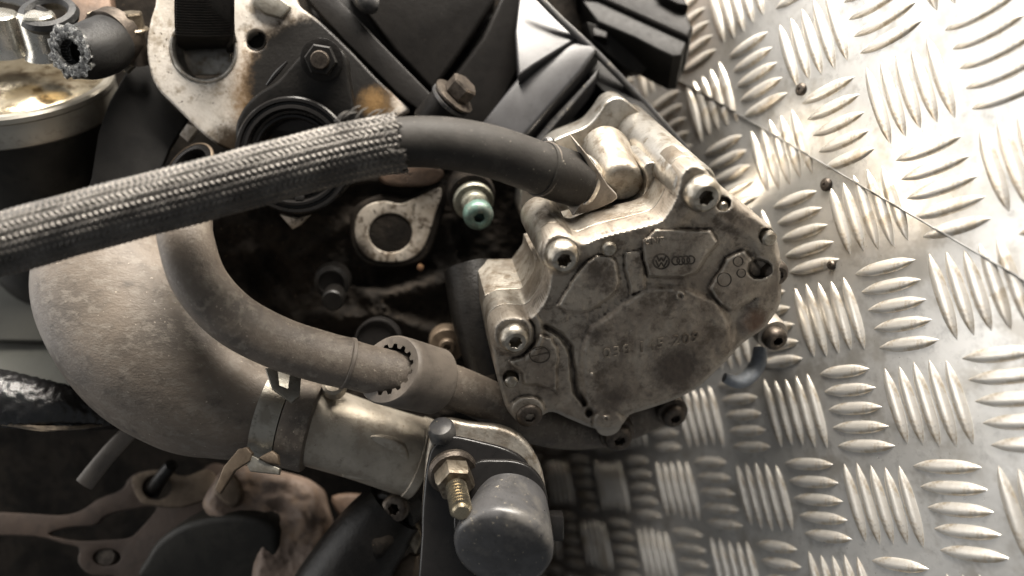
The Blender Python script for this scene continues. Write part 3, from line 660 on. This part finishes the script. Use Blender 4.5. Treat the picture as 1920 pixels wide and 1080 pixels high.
# ------------------------------------------------------------------ cylinder head and block
hd = thing('cylinder_head', 'oil-blackened cylinder head casting behind the hoses', 'engine', P(700, 1000, 520))
BK = V(-.162, .46, -.87)
HP = Plane(740, 480, 418, (.10, -.25, .96))
head_out = [(430, 250), (560, 230), (820, 215), (905, 300), (960, 330), (1000, 360), (985, 450), (960, 520), (925, 600), (930, 700), (900, 760), (780, 800), (560, 760), (430, 680), (395, 560), (400, 400)]
def head_relief(px, py):
    h = 3 * vnoise(px, py, 46, 21) + 1.6 * vnoise(px, py, 19, 22) + 1.4 * vnoise(px, py, 8, 23) + 1.2 * vnoise(px, py, 5, 24)
    for pts, w_, ht in (([(470, 470), (560, 610)], 26, 6), ([(560, 480), (650, 420)], 20, 5), ([(700, 560), (800, 535), (900, 515)], 40, 8), ([(590, 600), (720, 590), (880, 650)], 26, 6), ([(840, 420), (870, 520)], 22, 5)):
        h = h + ht * ss(w_ - sline(px, py, pts), 0, w_)
    h = h - 9 * ss(60 - np.hypot(px - 505, py - 520), 0, 45) - 6 * ss(45 - np.hypot(px - 660, py - 640), 0, 30) - 5 * ss(22 - sline(px, py, [(660, 520), (720, 530), (800, 505)]), 0, 14)
    return h
part('head_casting', hf([tuple(p) for p in spline(head_out, 3, True)], Plane(740, 480, 424, (.10, -.25, .96)), head_relief, 3.6, 30, 4, 14), M['head'], hd, 50)
# deep block: fills the view behind all the parts and runs back and down
def prism_back(pts, plane, length, m, name, par):
    f_ = [plane.pt(x, y) for x, y in pts]; b_ = [p + BK * length for p in f_]; n = len(pts)
    fs = [tuple(range(n)), tuple(range(2 * n - 1, n - 1, -1))] + [(i, (i + 1) % n, (i + 1) % n + n, i + n) for i in range(n)]
    return obj(name, list(f_) + list(b_), fs, M[m], par, 0)
prism_back([(-260, -220), (930, -200), (1180, 130), (1130, 420), (1000, 560), (1010, 760), (985, 900), (1010, 1500), (-260, 1500)], Plane(600, 540, 470, (.05, -.2, .97)), 420, 'block', 'engine_block', hd)
prism_back([(-255, -215), (925, -195), (1120, 60), (1080, 400), (985, 560), (995, 760), (972, 900), (996, 1490), (-255, 1490)], Plane(600, 540, 464, (.05, -.2, .97)), 5, 'head', 'dark_shade_sheet', hd)  # added dark sheet: its colour stands for the shade behind the parts
# bored pad
padp = [(664, 432), (670, 404), (690, 384), (722, 377), (752, 382), (786, 368), (822, 352), (828, 366), (816, 400), (806, 436), (790, 470), (764, 488), (730, 492), (694, 486), (672, 464)]
part('pad_rim', prism([tuple(p) for p in spline([(654, 436), (660, 396), (688, 374), (724, 364), (760, 370), (800, 352), (834, 342), (838, 372), (820, 440), (800, 484), (764, 500), (726, 504), (684, 496), (662, 472)], 3, True)], HP, -.8, 8, 2), M['head'], hd)
part('bored_pad', prism([tuple(p) for p in spline(padp, 3, True)], HP, 0, 9, .8, holes=[circ(732, 437, 41, 37)]), M['pad'], hd)
part('bore', lathe(HP.pt(732, 437, -5), HP.n, [(12.0, 3), (11.6, 3), (11.6, -22), (.05, -22)], 32, cap0=False, cap1=False), M['black'], hd)
part('rusty_ledge', prism([tuple(p) for p in spline([(715, 318), (780, 308), (828, 318), (826, 338), (790, 350), (720, 346)], 4, True)], HP, 3, 10, 2), M['redbrown'], hd)
part('casting_web', prism([tuple(p) for p in spline([(520, 395), (590, 400), (640, 360), (690, 345), (830, 350), (815, 335), (640, 330)], 3, True)], HP, -1, 8, 2), M['head'], hd)
part('casting_lug', lathe(P(622, 530, 405), V(.1, -.25, .95), [(10, -8), (9.5, 0), (7, 1.2), (6.4, -.5), (.05, -.5)], 24, cap1=False), M['oily'], hd)
part('casting_lug', lathe(P(625, 560, 400), V(.1, -.3, .95), [(6, -8), (5.8, 3), (5, 4), (.05, 4)], 24, cap1=False), M['oily'], hd)
part('casting_boss', lathe(P(838, 648, 405), V(.1, -.2, .97), [(10, -10), (9.6, 0), (9, .8), (4.6, .8), (4.4, 3.6), (3.8, 4.2), (2, 4.2), (2, 2), (.05, 2)], 28, cap1=False), M['gasketlight'], hd)
part('core_plug', lathe(P(708, 640, 398), V(.05, -.1, 1), [(12.4, -8), (12.4, 0), (11.8, .9), (11.0, .9), (10.6, -1), (.05, -1.2)], 36, cap1=False), M['gloss'], hd)
part('rust_fleck', lathe(HP.pt(788, 502, .5), HP.n, [(1.8, -2), (1.6, .3), (.05, .6)], 10, cap1=False), M['rust'], hd)
part('head_flank', tube([P(880, 500, 400), P(905, 600, 395), P(930, 700, 392)], [14, 16, 14], 20, 6), M['oily'], hd, 60)
# screw with verdigris
sb = thing('socket_screw', 'hex socket screw with green verdigris head beside the bored pad', 'screw', P(880, 360, 410))
sax = unit(P(898, 408, 380) - P(884, 368, 404))
part('washer', lathe(P(888, 378, 400), sax, [(10.8, -2), (11.0, .5), (10.2, 1.6), (7.0, 1.8)], 36, cap1=False), M['greenish'], sb)
part('collar', lathe(P(884, 366, 404), sax, [(13, -10), (13, 0), (12, 1.4), (9, 1.6)], 32, cap1=False), M['head'], sb)
part('shank', lathe(P(888, 378, 400), sax, [(7.4, 0), (7.4, 5), (6.6, 6), (6.6, 12)], 32), M['greenish'], sb)
bolt(sb, P(896, 401, 389.5), sax, 7.9, 5.5, M['green'], 'hex', 'screw_head')

# ------------------------------------------------------------------ lifting bracket, strap, black plates
LPn = Plane(480, 150, 388, (.12, -.12, .98))
lb = thing('lifting_bracket', 'pale cast lifting bracket stained with black oil, strap through its eye', 'bracket', LPn.pt(520, 270, -8))
lo = [(318, -60), (290, 10), (277, 60), (276, 112), (292, 162), (330, 202), (368, 240), (402, 268), (430, 282), (470, 300), (600, 330), (700, 250), (752, 216), (768, 204), (742, 180), (700, 140), (655, 92), (600, 40), (556, 5), (520, -60)]
part('bracket_plate', prism([tuple(p) for p in spline(lo, 4, True)], LPn, 0, 14, 1.6, holes=[circ(382, 92, 62, 60), circ(480, 76, 19, 18)]), M['bracket'], lb)
part('eye_bushing', lathe(LPn.pt(382, 92, 0), LPn.n, [(17.1, -2.0), (16.9, .5), (16.2, 1.0), (15.4, .8), (14.8, -1), (14.8, -18), (16.5, -18)], 48, cap0=False, cap1=False), M['castbright'], lb)
part('bolt_hole', lathe(LPn.pt(480, 76, -3), LPn.n, [(5.4, 2.5), (4.4, 1.2), (4.2, -6), (.05, -6)], 28, cap0=False, cap1=False), M['oily'], lb)
part('eye_back', prism([(330, 80), (430, 80), (440, 140), (330, 140)], LPn, -22, 3, .4), M['castbright'], lb)
part('bracket_tab', prism([(470, -10), (520, -10), (545, 12), (528, 34), (496, 26), (474, 10)], LPn, 3, 5, 1.0), M['band'], lb)
part('bracket_foot', prism([(350, 232), (372, 240), (352, 266), (336, 252)], LPn, -9, 6, .8), M['bracket'], lb)
st = thing('lifting_strap', 'black woven webbing strap passing through the pale bracket eye', 'strap', P(385, 78, 372))
def ribbon(ctrl, wdir, w_, th, n=10):
    sp = np.array(spline(ctrl, n)); t = np.gradient(sp, axis=0); t /= np.linalg.norm(t, axis=1, keepdims=True); vs, fs = [], []
    for p, q in zip(sp, t):
        wd = unit(wdir - q * (wdir @ q)); nn = np.cross(q, wd)
        for a, b in ((-1, -1), (1, -1), (1, 1), (-1, 1)): vs.append(p + wd * a * w_ + nn * b * th)
    m = len(sp)
    for k in range(m - 1):
        for i in range(4): j = (i + 1) % 4; fs.append((k * 4 + i, k * 4 + j, k * 4 + 4 + j, k * 4 + 4 + i))
    fs += [(3, 2, 1, 0), tuple((m - 1) * 4 + i for i in range(4))]; return vs, fs
part('webbing', ribbon([P(384, -120, 350), P(384, -40, 358), P(383, 20, 366), P(385, 62, 377), P(388, 84, 392), P(390, 92, 415)], V(1, .02, .15), 14.2, .9), M['web'], st)
sm = MB()
for k in range(26):
    y = -50 + k * 5; d = 358 + (y + 40) * .135
    if y < 66: sm.add(tube([P(384 - 54, y, d - 1.4), P(384, y + 2, d - 1.4), P(384 + 52, y, d - .6)], .55, 5, 2))
part('weave_rib', (sm.v, sm.f), M['web'], st)['kind'] = 'stuff'
part('webbing_edge', ribbon([P(436, -60, 354), P(436, 20, 363), P(436, 70, 377), P(433, 96, 396)], V(.3, .0, .9), 2.2, .8), M['web'], st)
bp_ = tag(part('flat_bracket', prism([(284, 84), (276, 112), (292, 162), (330, 205), (352, 222), (318, 278), (296, 330), (292, 420), (150, 420), (172, 330), (184, 250), (205, 190), (240, 130)], Plane(250, 250, 396, (.25, .1, .95)), 0, 4, .6), M['black']), 'flat black sheet bracket between the fuel filter and the pale lifting bracket', 'bracket')
rl = thing('guide_roller', 'dark tube end with a thin pale rim peeking out above the braided hose', 'roller', P(350, 300, 398))
part('roller_rim', lathe(P(356, 312, 384), V(-.35, .45, .82), [(13.8, -1), (14.6, -.6), (14.6, .5), (13.6, .9)], 36, cap0=False, cap1=False), M['gasketlight'], rl)
part('roller_body', lathe(P(356, 312, 384), V(-.35, .45, .82), [(13.6, -16), (13.6, .6), (10.5, .8), (10.3, -6), (.05, -6)], 36, cap1=False), M['gloss'], rl)

# ------------------------------------------------------------------ oil-soaked flange and its round port
of = thing('port_flange', 'black oil-soaked flange with ribbed round port, half hidden by the braided hose', 'flange', P(550, 300, 385))
FPn = Plane(550, 220, 378, (.06, -.2, .98))
part('flange_plate', prism([tuple(p) for p in spline([(440, 250), (452, 208), (480, 176), (520, 150), (556, 110), (590, 82), (620, 80), (648, 104), (655, 150), (664, 200), (680, 260), (664, 330), (620, 380), (560, 404), (500, 385), (456, 330)], 4, True)], FPn, -3, 8, 2.0, holes=[circ(552, 292, 92, 98)]), M['oily'], of)
pn = FPn.n; pcn = FPn.pt(553, 292, 0)
part('port_ring', lathe(pcn, pn, [(29.5, -6), (29.5, 2.0), (28.6, 3.0), (27.2, 3.0), (26.6, 1.6), (25.6, 1.6), (25.0, 3.4), (23.6, 3.6), (22.8, 2.4), (22.4, -1), (21.2, -1.2), (20.4, .6), (19.2, .8), (18.4, -.4), (18.0, -14), (.05, -15)], 72, cap0=False, cap1=False), M['gloss'], of, 40)
part('port_key', box(FPn.pt(564, 372, .5), V(1, 0, 0), V(0, 1, 0), V(0, 0, 1), 4.5, 3, 5, .5), M['gloss'], of)
part('pale_nib', prism([(524, 402), (556, 410), (580, 404), (560, 424), (548, 430)], Plane(550, 410, 392, (0, -.2, 1)), 0, 4, .6), M['pad'], of)
nutc = FPn.pt(603, 112, 0)
hexbolt(of, nutc, V(.12, -.3, .94), 8.0, 5.5, M['black'], 'nut', 10.5, M['oily'])
part('stud', lathe(nutc + unit(V(.12, -.3, .94)) * 4, V(.12, -.3, .94), [(4.6, 0), (4.6, 4), (4.0, 5), (.05, 5)], 20, cap1=False), M['steeldark'], of)
part('flange_ridge', tube([P(500, 160, 371), P(518, 138, 371), P(538, 116, 371)], [.6, 1.3, .6], 8, 4), M['gloss'], of)

# ------------------------------------------------------------------ valve cover (black plastic)
vc = thing('valve_cover', 'black plastic valve cover with a diagonal rib above the pump', 'cover', P(900, 260, 420))
VB = Plane(850, 120, 424, (.10, .22, .96))
part('cover_shell', prism([(560, -60), (980, -60), (1075, 55), (1160, 150), (1285, 275), (1260, 330), (1000, 330), (880, 260), (800, 222), (740, 170), (590, 40)], VB, -3, 26, 1), M['plasticrail'], vc)
part('cover_rail', prism([(552, -30), (632, -6), (716, 82), (822, 190), (838, 232), (796, 216), (742, 172), (640, 70)], Plane(700, 100, 398, (-.02, .06, .99)), 0, 22, 1.0), M['plasticrail'], vc)
part('cover_panel', prism([(640, -40), (925, -60), (928, 0), (870, 90), (812, 172), (740, 96)], Plane(780, 60, 412, (.06, -.04, .99)), 0, 20, 2.5), M['plasticrail'], vc)
part('cover_panel', prism([(962, -60), (985, -20), (974, 60), (974, 132), (945, 190), (905, 250), (830, 240), (845, 150), (905, 70)], Plane(920, 100, 416, (.10, -.10, .98)), 0, 18, 2.5), M['plasticrail'], vc)
part('cover_facet', prism([(978, -40), (1000, -20), (1086, 70), (1062, 84), (1000, 122), (972, 142), (966, 60)], Plane(1025, 60, 405, (-.02, .35, .935)), 0, 16, 1.2), M['facet'], vc)
part('cover_rib', prism([(1062, 84), (1092, 66), (1120, 92), (1092, 132), (968, 272), (930, 262), (896, 238), (972, 142)], Plane(1010, 170, 400, (-.14, .22, .965)), 0, 26, 2.2), M['facet'], vc)
part('cover_fin', prism([(1122, 130), (1116, 146), (1014, 266), (996, 268), (1034, 222)], Plane(1050, 210, 404, (-.2, .28, .94)), 0, 12, .8), M['plasticgrey'], vc)
part('cover_flange', tube([P(978, -40, 398), P(1040, 26, 400), P(1110, 92, 404), P(1200, 184, 412), P(1290, 284, 424)], [2.0, 2.0, 2.0, 1.9, 1.8], 12, 6), M['plasticgrey'], vc, 60)
part('cover_skirt', prism([(1040, 26), (1110, 92), (1200, 184), (1290, 284), (1240, 300), (1160, 200), (1100, 140)], Plane(1180, 180, 411, (.1, .2, .97)), 0, 14, .8), M['black'], vc)
part('wire_boot', tube([P(676, -20, 395), P(690, 4, 394), P(706, 10, 396)], [7, 6, 4], 14, 5), M['plasticgrey'], vc)
# cover screw with its grommet
cs = thing('cover_screw', 'dirty hex-headed screw on a sleeve clamping the black valve cover', 'screw', P(830, 205, 396))
cax2 = unit(P(878, 150, 384) - P(838, 196, 392))
part('sleeve', lathe(P(826, 205, 392), cax2, [(9.5, -10), (9.5, 6), (9.0, 8)], 28), M['plasticrail'], cs)
part('flange_washer', lathe(P(852, 180, 389), cax2, [(11.0, -1.4), (11.6, -.6), (11.6, .3), (8, .9)], 36), M['steeldark'], cs)
part('grommet', lathe(P(845, 188, 390), cax2, [(10.8, -1.6), (11.4, -.8), (11.4, .6), (9, 1.2)], 36), M['plasticgrey'], cs)
hexbolt(cs, P(856, 176, 388.5), cax2, 7.6, 8.0, M['steeldark'], 'screw_head')
# black connector box at the top right
cb = thing('connector_box', 'chunky black plastic connector box above the tread plate edge', 'box', P(1190, 100, 425))
CBp = Plane(1180, 40, 415, (-.1, .35, .92))
part('box_body', prism([(1060, -60), (1250, -60), (1300, 50), (1292, 72), (1212, 36), (1120, -6), (1080, -10)], CBp, 0, 30, 2.0), M['plasticrail'], cb)
part('box_side', prism([(1085, -8), (1120, -4), (1212, 38), (1290, 74), (1278, 104), (1262, 106), (1232, 92), (1190, 70), (1120, 40)], CBp, -3, 30, 1.2), M['black'], cb)
part('box_foot', prism([(1100, 40), (1190, 70), (1240, 98), (1202, 140), (1172, 130), (1110, 76)], Plane(1180, 100, 428, (.1, -.2, .97)), 0, 22, 1.0), M['black'], cb)
part('box_lug', prism([(1110, 48), (1140, 58), (1138, 72), (1112, 66)], CBp, -6, 6, 1.0), M['plasticrail'], cb)
part('box_step', prism([(1220, -40), (1262, -40), (1290, 10), (1270, 8), (1236, -10)], CBp, 5, 12, 1.0), M['plasticrail'], cb)
# ------------------------------------------------------------------ fuel filter, top left
ff = thing('fuel_filter', 'round fuel filter with a stained shiny lid and two pipe stubs', 'filter', P(60, 420, 430))
fax = unit(V(.04, .80, .60)); fc = P(30, 165, 405)
part('can', lathe(fc - fax * 4, fax, [(46, -120), (47, -30), (47, 0)], 72), M['filterbody'], ff, 50)
part('lid_rim', lathe(fc, fax, [(47.5, -14), (48.6, -13), (49.0, -11), (48.4, -3), (48.4, -1), (49.2, 0), (49.2, 2.4), (48.0, 3.6), (45, 4)], 90, cap1=False), M['filterrim'], ff, 30)
part('lid', lathe(fc, fax, [(46.5, 3.0), (44, 5.2), (34, 7.2), (30, 8.6), (16, 10.0), (.05, 10.2)], 90, cap0=False, cap1=False), M['filtertop'], ff, 40)
def stub(x, y, d, r, L_, name='pipe_stub'):
    c = P(x, y, d); return part(name, lathe(c, fax + V(.05, 0, 0), [(r * 1.2, -3), (r * 1.05, 0), (r, 2), (r, L_), (r * .9, L_ + 1)], 28), M['nipple'], ff)
stub(86, 96, 378, 8.4, 18); stub(12, 88, 380, 9.5, 16)
part('stub_seal', lathe(P(92, 28, 370), unit(V(.1, .6, .8)), [(9, -3), (13, -2.5), (14, 0), (13, 2.5), (10, 3), (8.5, 1), (9, -3)], 32, cap0=False, cap1=False), M['cutrubber'], ff)
# cut hose on the filter
cu = thing('cut_hose_end', 'short cut-off black hose with a torn pale end on the fuel filter', 'hose', P(190, 130, 376))
h0, h1 = P(222, 92, 376), P(126, 96, 356)
part('hose_wall', tube([P(206, 72, 382), P(196, 84, 376), P(168, 96, 367), P(134, 98, 357)], [12.5, 13.8, 13.6, 11.8], 36, 8, bore=(6.2, 10)), M['cutrubber'], cu, 50)
ta = unit(P(134, 98, 357) - P(160, 97, 364.5)); rr_ = random.Random(3); tm = MB()
jj = [rr_.uniform(.86, 1.14) for _ in range(200)]
tm.add(lathe(P(134, 98, 357) + ta * 1.0, ta, [(11.4, -2.5), (12.1, .3), (10.6, 1.0), (9.2, .6), (8.0, 1.2), (6.6, .8), (5.8, -.5), (5.6, -6)], 44, lambda k, t: jj[(k * 44 + int(t * 7)) % 200] if k < 6 else 1, cap0=False, cap1=False))
tm.build('torn_face', M['cutface'], cu, 60)
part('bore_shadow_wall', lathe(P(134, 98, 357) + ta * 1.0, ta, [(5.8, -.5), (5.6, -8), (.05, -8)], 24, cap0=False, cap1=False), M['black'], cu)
sc = thing('worm_clamp', 'small toothed worm-drive clamp behind the cut-off hose', 'clamp', P(232, 90, 384))
wax = unit(P(126, 110, 356) - P(228, 62, 384))
part('clamp_band', lathe(P(214, 70, 384), wax, [(13.8, -4), (14.6, -3.6), (14.6, 3.6), (13.8, 4)], 44), M['steeldark'], sc)
for k in range(9):
    t = 2.2 + k * .28; a_ = unit(np.cross(V(0.13, 1, .05), wax)); b_ = np.cross(wax, a_); q = P(216, 70, 384) + (a_ * math.cos(t) + b_ * math.sin(t)) * 14.8
    part('thread_tooth', box(q, wax, unit(a_ * math.cos(t) + b_ * math.sin(t)), unit(-a_ * math.sin(t) + b_ * math.cos(t)), 7, 1.4, 1.6, .3), M['nut'], sc)
nb_ = thing('banjo_bolt', 'small dirty hex bolt standing behind the cut hose beside the bracket', 'bolt', P(248, 60, 388))
part('bolt_head', lathe(P(248, 46, 384), V(.02, .85, .5), [(6.2, -3), (6.2, 5), (5.6, 6), (.05, 6)], 36, lambda k, t: hexr(t), cap1=False), M['nut'], nb_, 25)
part('bolt_flange', lathe(P(248, 50, 383.5), V(.02, .85, .5), [(7.4, -2.4), (7.8, -1.4), (7.2, -.6)], 32), M['nut'], nb_)
part('bolt_shank', lathe(P(248, 54, 383.5), V(.02, .85, .5), [(5.2, -18), (5.2, -2)], 24), M['steeldark'], nb_)
tag(part('filter_strap', prism([(258, 84), (272, 82), (280, 92), (236, 136), (226, 128)], Plane(250, 110, 391, (0, 0, 1)), 0, 3, .5), M['band']), 'thin bright metal strap between the cut hose and the lifting bracket', 'strap')
bk = thing('filter_holder', 'brownish metal holder behind the fuel filter at the top edge', 'bracket', P(180, 60, 420))
part('holder_plate', prism([(130, -40), (200, -40), (210, 20), (190, 60), (150, 60), (120, 20)], Plane(170, 10, 412, (.1, .3, .95)), 0, 8, 2), M['redbrown'], bk)
part('holder_arm', tube([P(-20, -10, 380), P(40, 4, 376), P(90, 30, 372)], [3, 3, 3], 12, 6), M['gloss'], bk)
# grey panel and sooty hose on the left
pnl = thing('grey_panel', 'dull grey-green moulded panel behind the elbow at the left edge', 'panel', P(40, 720, 440))
part('panel_upper', prism([(-60, 440), (140, 440), (140, 640), (-60, 636)], Plane(40, 580, 436, (.1, .25, .96)), 0, 6, 1), M['panel'], pnl)
part('panel_lower', prism([(-60, 640), (150, 644), (170, 790), (-60, 760)], Plane(40, 700, 430, (.05, .45, .9)), 0, 6, 1), M['panel'], pnl)
fh = thing('crinkled_hose', 'glossy black crinkled hose with a brown frayed edge at the left edge', 'hose', P(80, 800, 385))
def crinkle(ctrl, rad, seg=72, n=26):
    pr = np.array(spline([list(p) + [r] for p, r in zip(ctrl, rad)], n)); path_, t, u, b = frames(pr[:, :3]); vs, fs = [], []
    for k in range(len(path_)):
        for i in range(seg):
            a = 2 * math.pi * i / seg; nz = vnoise(np.array([k * 1.0]), np.array([i * 1.0]), 2.4, 11)[0] + .6 * vnoise(np.array([k * 1.0]), np.array([i * 1.0]), 1.3, 12)[0]
            r = pr[k, 3] + nz * .95; vs.append(path_[k] + u[k] * math.cos(a) * r + b[k] * math.sin(a) * r)
    for k in range(len(path_) - 1):
        for i in range(seg): j = (i + 1) % seg; fs.append((k * seg + i, k * seg + j, (k + 1) * seg + j, (k + 1) * seg + i))
    return vs, fs
part('hose_skin', crinkle([P(-50, 738, 372), P(20, 750, 374), P(100, 762, 380), P(180, 772, 392), P(250, 776, 410)], [14, 13.6, 12.2, 9.5, 7.5]), M['foil'], fh, 179)
part('frayed_edge', tube([P(-40, 786, 366), P(20, 795, 367), P(80, 803, 370), P(140, 802, 377), P(190, 797, 388)], [1.0, 1.3, 1.3, 1.1, .7], 10, 8, wob=.3), M['foilrim'], fh)
tag(part('support_strut', tube([P(262, 790, 396), P(205, 850, 392), P(158, 908, 388)], [4.2, 4.6, 4.8], 16, 4, squash=.6), M['sleeve']), 'thin grey strut slanting down from under the elbow', 'strut')
# exhaust gasket and brown manifold at the bottom left
GP = Plane(250, 970, 425, (.05, .35, .93))
gk = thing('exhaust_gasket', 'dull brown metal gasket with bolt holes at the bottom left corner', 'gasket', GP.pt(200, 1060, -4))
go = [(-60, 962), (40, 962), (110, 966), (150, 958), (185, 935), (228, 918), (244, 894), (272, 882), (306, 880), (340, 892), (372, 886), (400, 868), (440, 880), (480, 905), (600, 960), (620, 1100), (250, 1140), (225, 1085), (170, 1078), (146, 1055), (148, 1028), (120, 1020), (60, 1005), (-60, 1000)]
part('gasket_sheet', prism([tuple(p) for p in spline(go, 3, True)], GP, 0, 4, .7, holes=[circ(294, 914, 26, 22), circ(200, 1045, 26, 16),
   [tuple(p) for p in spline([(90, 1000), (130, 988), (175, 985), (198, 966), (240, 955), (288, 949), (290, 960), (262, 992), (242, 1008), (200, 1012), (150, 1014), (110, 1008)], 3, True)]]), M['gasket'], gk)
part('gasket_lug', prism([tuple(p) for p in spline([(246, 900), (272, 884), (306, 882), (345, 893), (388, 880), (408, 900), (395, 930), (340, 950), (290, 948), (262, 940)], 4, True)], GP, .9, 2, .5, holes=[circ(294, 914, 28, 24)]), M['gasketlight'], gk)
part('stud', lathe(GP.pt(200, 1045, -4), GP.n, [(6.0, -6), (6.0, 1.0), (5.0, 2), (.05, 2)], 24, cap1=False), M['steeldark'], gk)
part('stud', tube([GP.pt(286, 925, -8), GP.pt(300, 900, 6), GP.pt(322, 872, 16)], [4, 4, 3.6], 14, 4), M['oily'], gk)
mf = thing('exhaust_manifold', 'pinkish brown rusty manifold casting below the metal pipe', 'manifold', P(520, 1080, 420))
MP = Plane(500, 960, 412, (.1, .35, .93))
def man_relief(px, py):
    h = 4 * vnoise(px, py, 50, 31) + 2 * vnoise(px, py, 22, 32) + 1.2 * vnoise(px, py, 9, 33) + .8 * vnoise(px, py, 5, 34)
    h = h + 2.5 * ss(26 - sline(px, py, [(410, 905), (470, 890), (560, 905), (600, 960)]), 0, 22) + 4 * ss(30 - np.hypot(px - 572, py - 965), 0, 24)
    return h - 5 * ss(30 - np.hypot(px - 520, py - 960), 0, 26)
part('manifold_body', hf([tuple(p) for p in spline([(400, 905), (420, 880), (470, 872), (530, 884), (590, 905), (606, 950), (622, 1000), (650, 1040), (640, 1120), (480, 1120), (480, 1010), (420, 985), (380, 950)], 4, True)], MP, man_relief, 4, 30, 5, 16), M['manifold'], mf, 50)
part('manifold_lug', prism([tuple(p) for p in spline([(400, 920), (418, 886), (440, 892), (452, 930), (430, 950)], 4, True)], MP, 8, 8, 2), M['gasketlight'], mf)
part('manifold_port', prism([tuple(p) for p in spline([(262, 1100), (270, 1050), (300, 1010), (350, 982), (420, 968), (480, 972), (512, 990), (520, 1020), (500, 1100)], 4, True)], Plane(400, 1050, 409, (-.1, -.1, .99)), 0, 26, 4), M['filterbody'], mf)
part('manifold_side', prism([tuple(p) for p in spline([(620, 930), (690, 930), (700, 985), (665, 990), (640, 975)], 4, True)], Plane(660, 950, 420, (0, .3, .95)), 0, 10, 3), M['redbrown'], mf)
# dark branch with a bolt
db = thing('oil_pipe', 'greasy black pipe branch with a small bolt at the bottom', 'pipe', P(640, 1090, 400))
part('branch', tube([P(742, 950, 396), P(700, 1000, 396), P(640, 1090, 398), P(590, 1170, 400)], [17, 20, 22.5, 23], 36, 8), M['oily'], db, 50)
part('branch_collar', lathe(P(735, 962, 392), unit(V(-.35, -.4, .85)), [(14, -8), (13.5, 2), (12, 3.5), (9, 4)], 32), M['oily'], db)
part('tan_lug', prism([(730, 1090), (745, 1055), (768, 1036), (782, 1042), (772, 1100)], Plane(755, 1065, 400, (-.2, .3, .92)), 0, 10, 1.5), M['gasketlight'], db)
part('branch_lump', lathe(P(710, 1020, 378), V(.0, .1, 1), [(7, -4), (6.4, 0), (3, 1.8), (.05, 2)], 20, lambda k, t: 1 + .18 * math.sin(3 * t), cap1=False), M['head'], db, 60)
bolt(db, P(742, 952, 384), unit(V(-.1, .1, .98)), 7.2, 4.5, M['steeldark'])
part('branch_ear', prism([(770, 965), (784, 985), (792, 1010), (778, 1040), (764, 1015)], Plane(778, 1000, 392, (0, .2, .97)), 0, 6, 1), M['nut'], db)

# ------------------------------------------------------------------ black housing with a cap, bottom middle
bhn = thing('sensor_housing', 'black plastic housing with a scuffed round cap and a gold stud, below the pump', 'housing', P(900, 1090, 370))
SP = Plane(900, 870, 352, (.04, .10, .99))
part('back_flange', prism([tuple(p) for p in spline([(800, 840), (812, 800), (834, 784), (880, 792), (940, 800), (980, 820), (1008, 858), (1022, 905), (1024, 960), (1000, 1010), (960, 1160), (800, 1160), (790, 1000), (794, 900)], 4, True)], SP, -3, 13, 2.5), M['castside'], bhn)
part('front_flange', prism([tuple(p) for p in spline([(802, 860), (815, 832), (845, 816), (900, 826), (950, 840), (985, 862), (1004, 900), (1014, 950), (1004, 1000), (950, 1160), (797, 1160), (790, 1000), (794, 920)], 4, True)], SP, 1, 10, 2.0), M['gloss'], bhn)
part('clamp_ring', prism([tuple(p) for p in spline([(880, 876), (940, 862), (990, 872), (1020, 906), (1028, 955), (1018, 1010), (960, 1060), (880, 1060), (850, 980)], 5, True)], SP, 5, 8, 1.5), M['gloss'], bhn)
part('top_shoulder', lathe(P(828, 806, 354), V(-.1, .75, .65), [(6.5, -6), (6.5, 1), (5.2, 3), (2, 3.6), (.05, 3.7)], 28, cap1=False), M['plasticgrey'], bhn)
cpax = unit(P(938, 1018, 322) - P(955, 935, 346)); cpc = P(958, 950, 348)
capo = part('cap', lathe(cpc, cpax, [(16.5, -4), (17.6, 0), (19.4, 8), (21.2, 17), (21.9, 21), (22.0, 24), (21.0, 26.6), (19.2, 27.6), (12, 28.6), (.05, 29)], 72, cap1=False), M['plasticgrey'], bhn, 60)
part('scuff', prism([tuple(p) for p in spline([(924, 1000), (938, 993), (950, 988), (964, 994), (958, 1001), (950, 1010), (944, 1000)], 3, True)], Plane(944, 998, 324.0, tuple(cpax + V(-.0, .75, .1))), 0, 1.0, .3), M['foilrim'], capo)
sdir = unit(P(864, 955, 322) - P(850, 890, 346)); s0_ = P(851, 893, 345)
part('nut', lathe(s0_ - sdir * 1, sdir, [(9.2, -1), (9.2, 7), (8.2, 9), (.05, 9)], 36, lambda k, t: hexr(t), cap1=False), M['nut'], bhn, 25)
part('nut_flange', lathe(s0_ - sdir * 3, sdir, [(11.4, -2), (11.8, .5), (10.5, 2)], 36), M['steeldark'], bhn)
thr = []
for k in range(36): thr.append((4.0 + (.9 if k % 4 in (1, 2) else 0), 6 + k * .56))
part('stud', lathe(s0_, sdir, thr + [(4.2, 26.4), (3.4, 27.4), (.05, 27.4)], 28, cap1=False), M['brass'], bhn, 50)
part('dark_tab', prism([(858, 962), (878, 955), (890, 975), (892, 992), (880, 1004), (868, 998)], Plane(875, 980, 323, (-.1, .2, .97)), 0, 4, .6), M['black'], bhn)
part('side_lug', box(P(1042, 985, 356), V(1, 0, 0), V(0, 1, 0), V(0, 0, 1), 7, 12, 10, 1), M['gloss'], bhn)
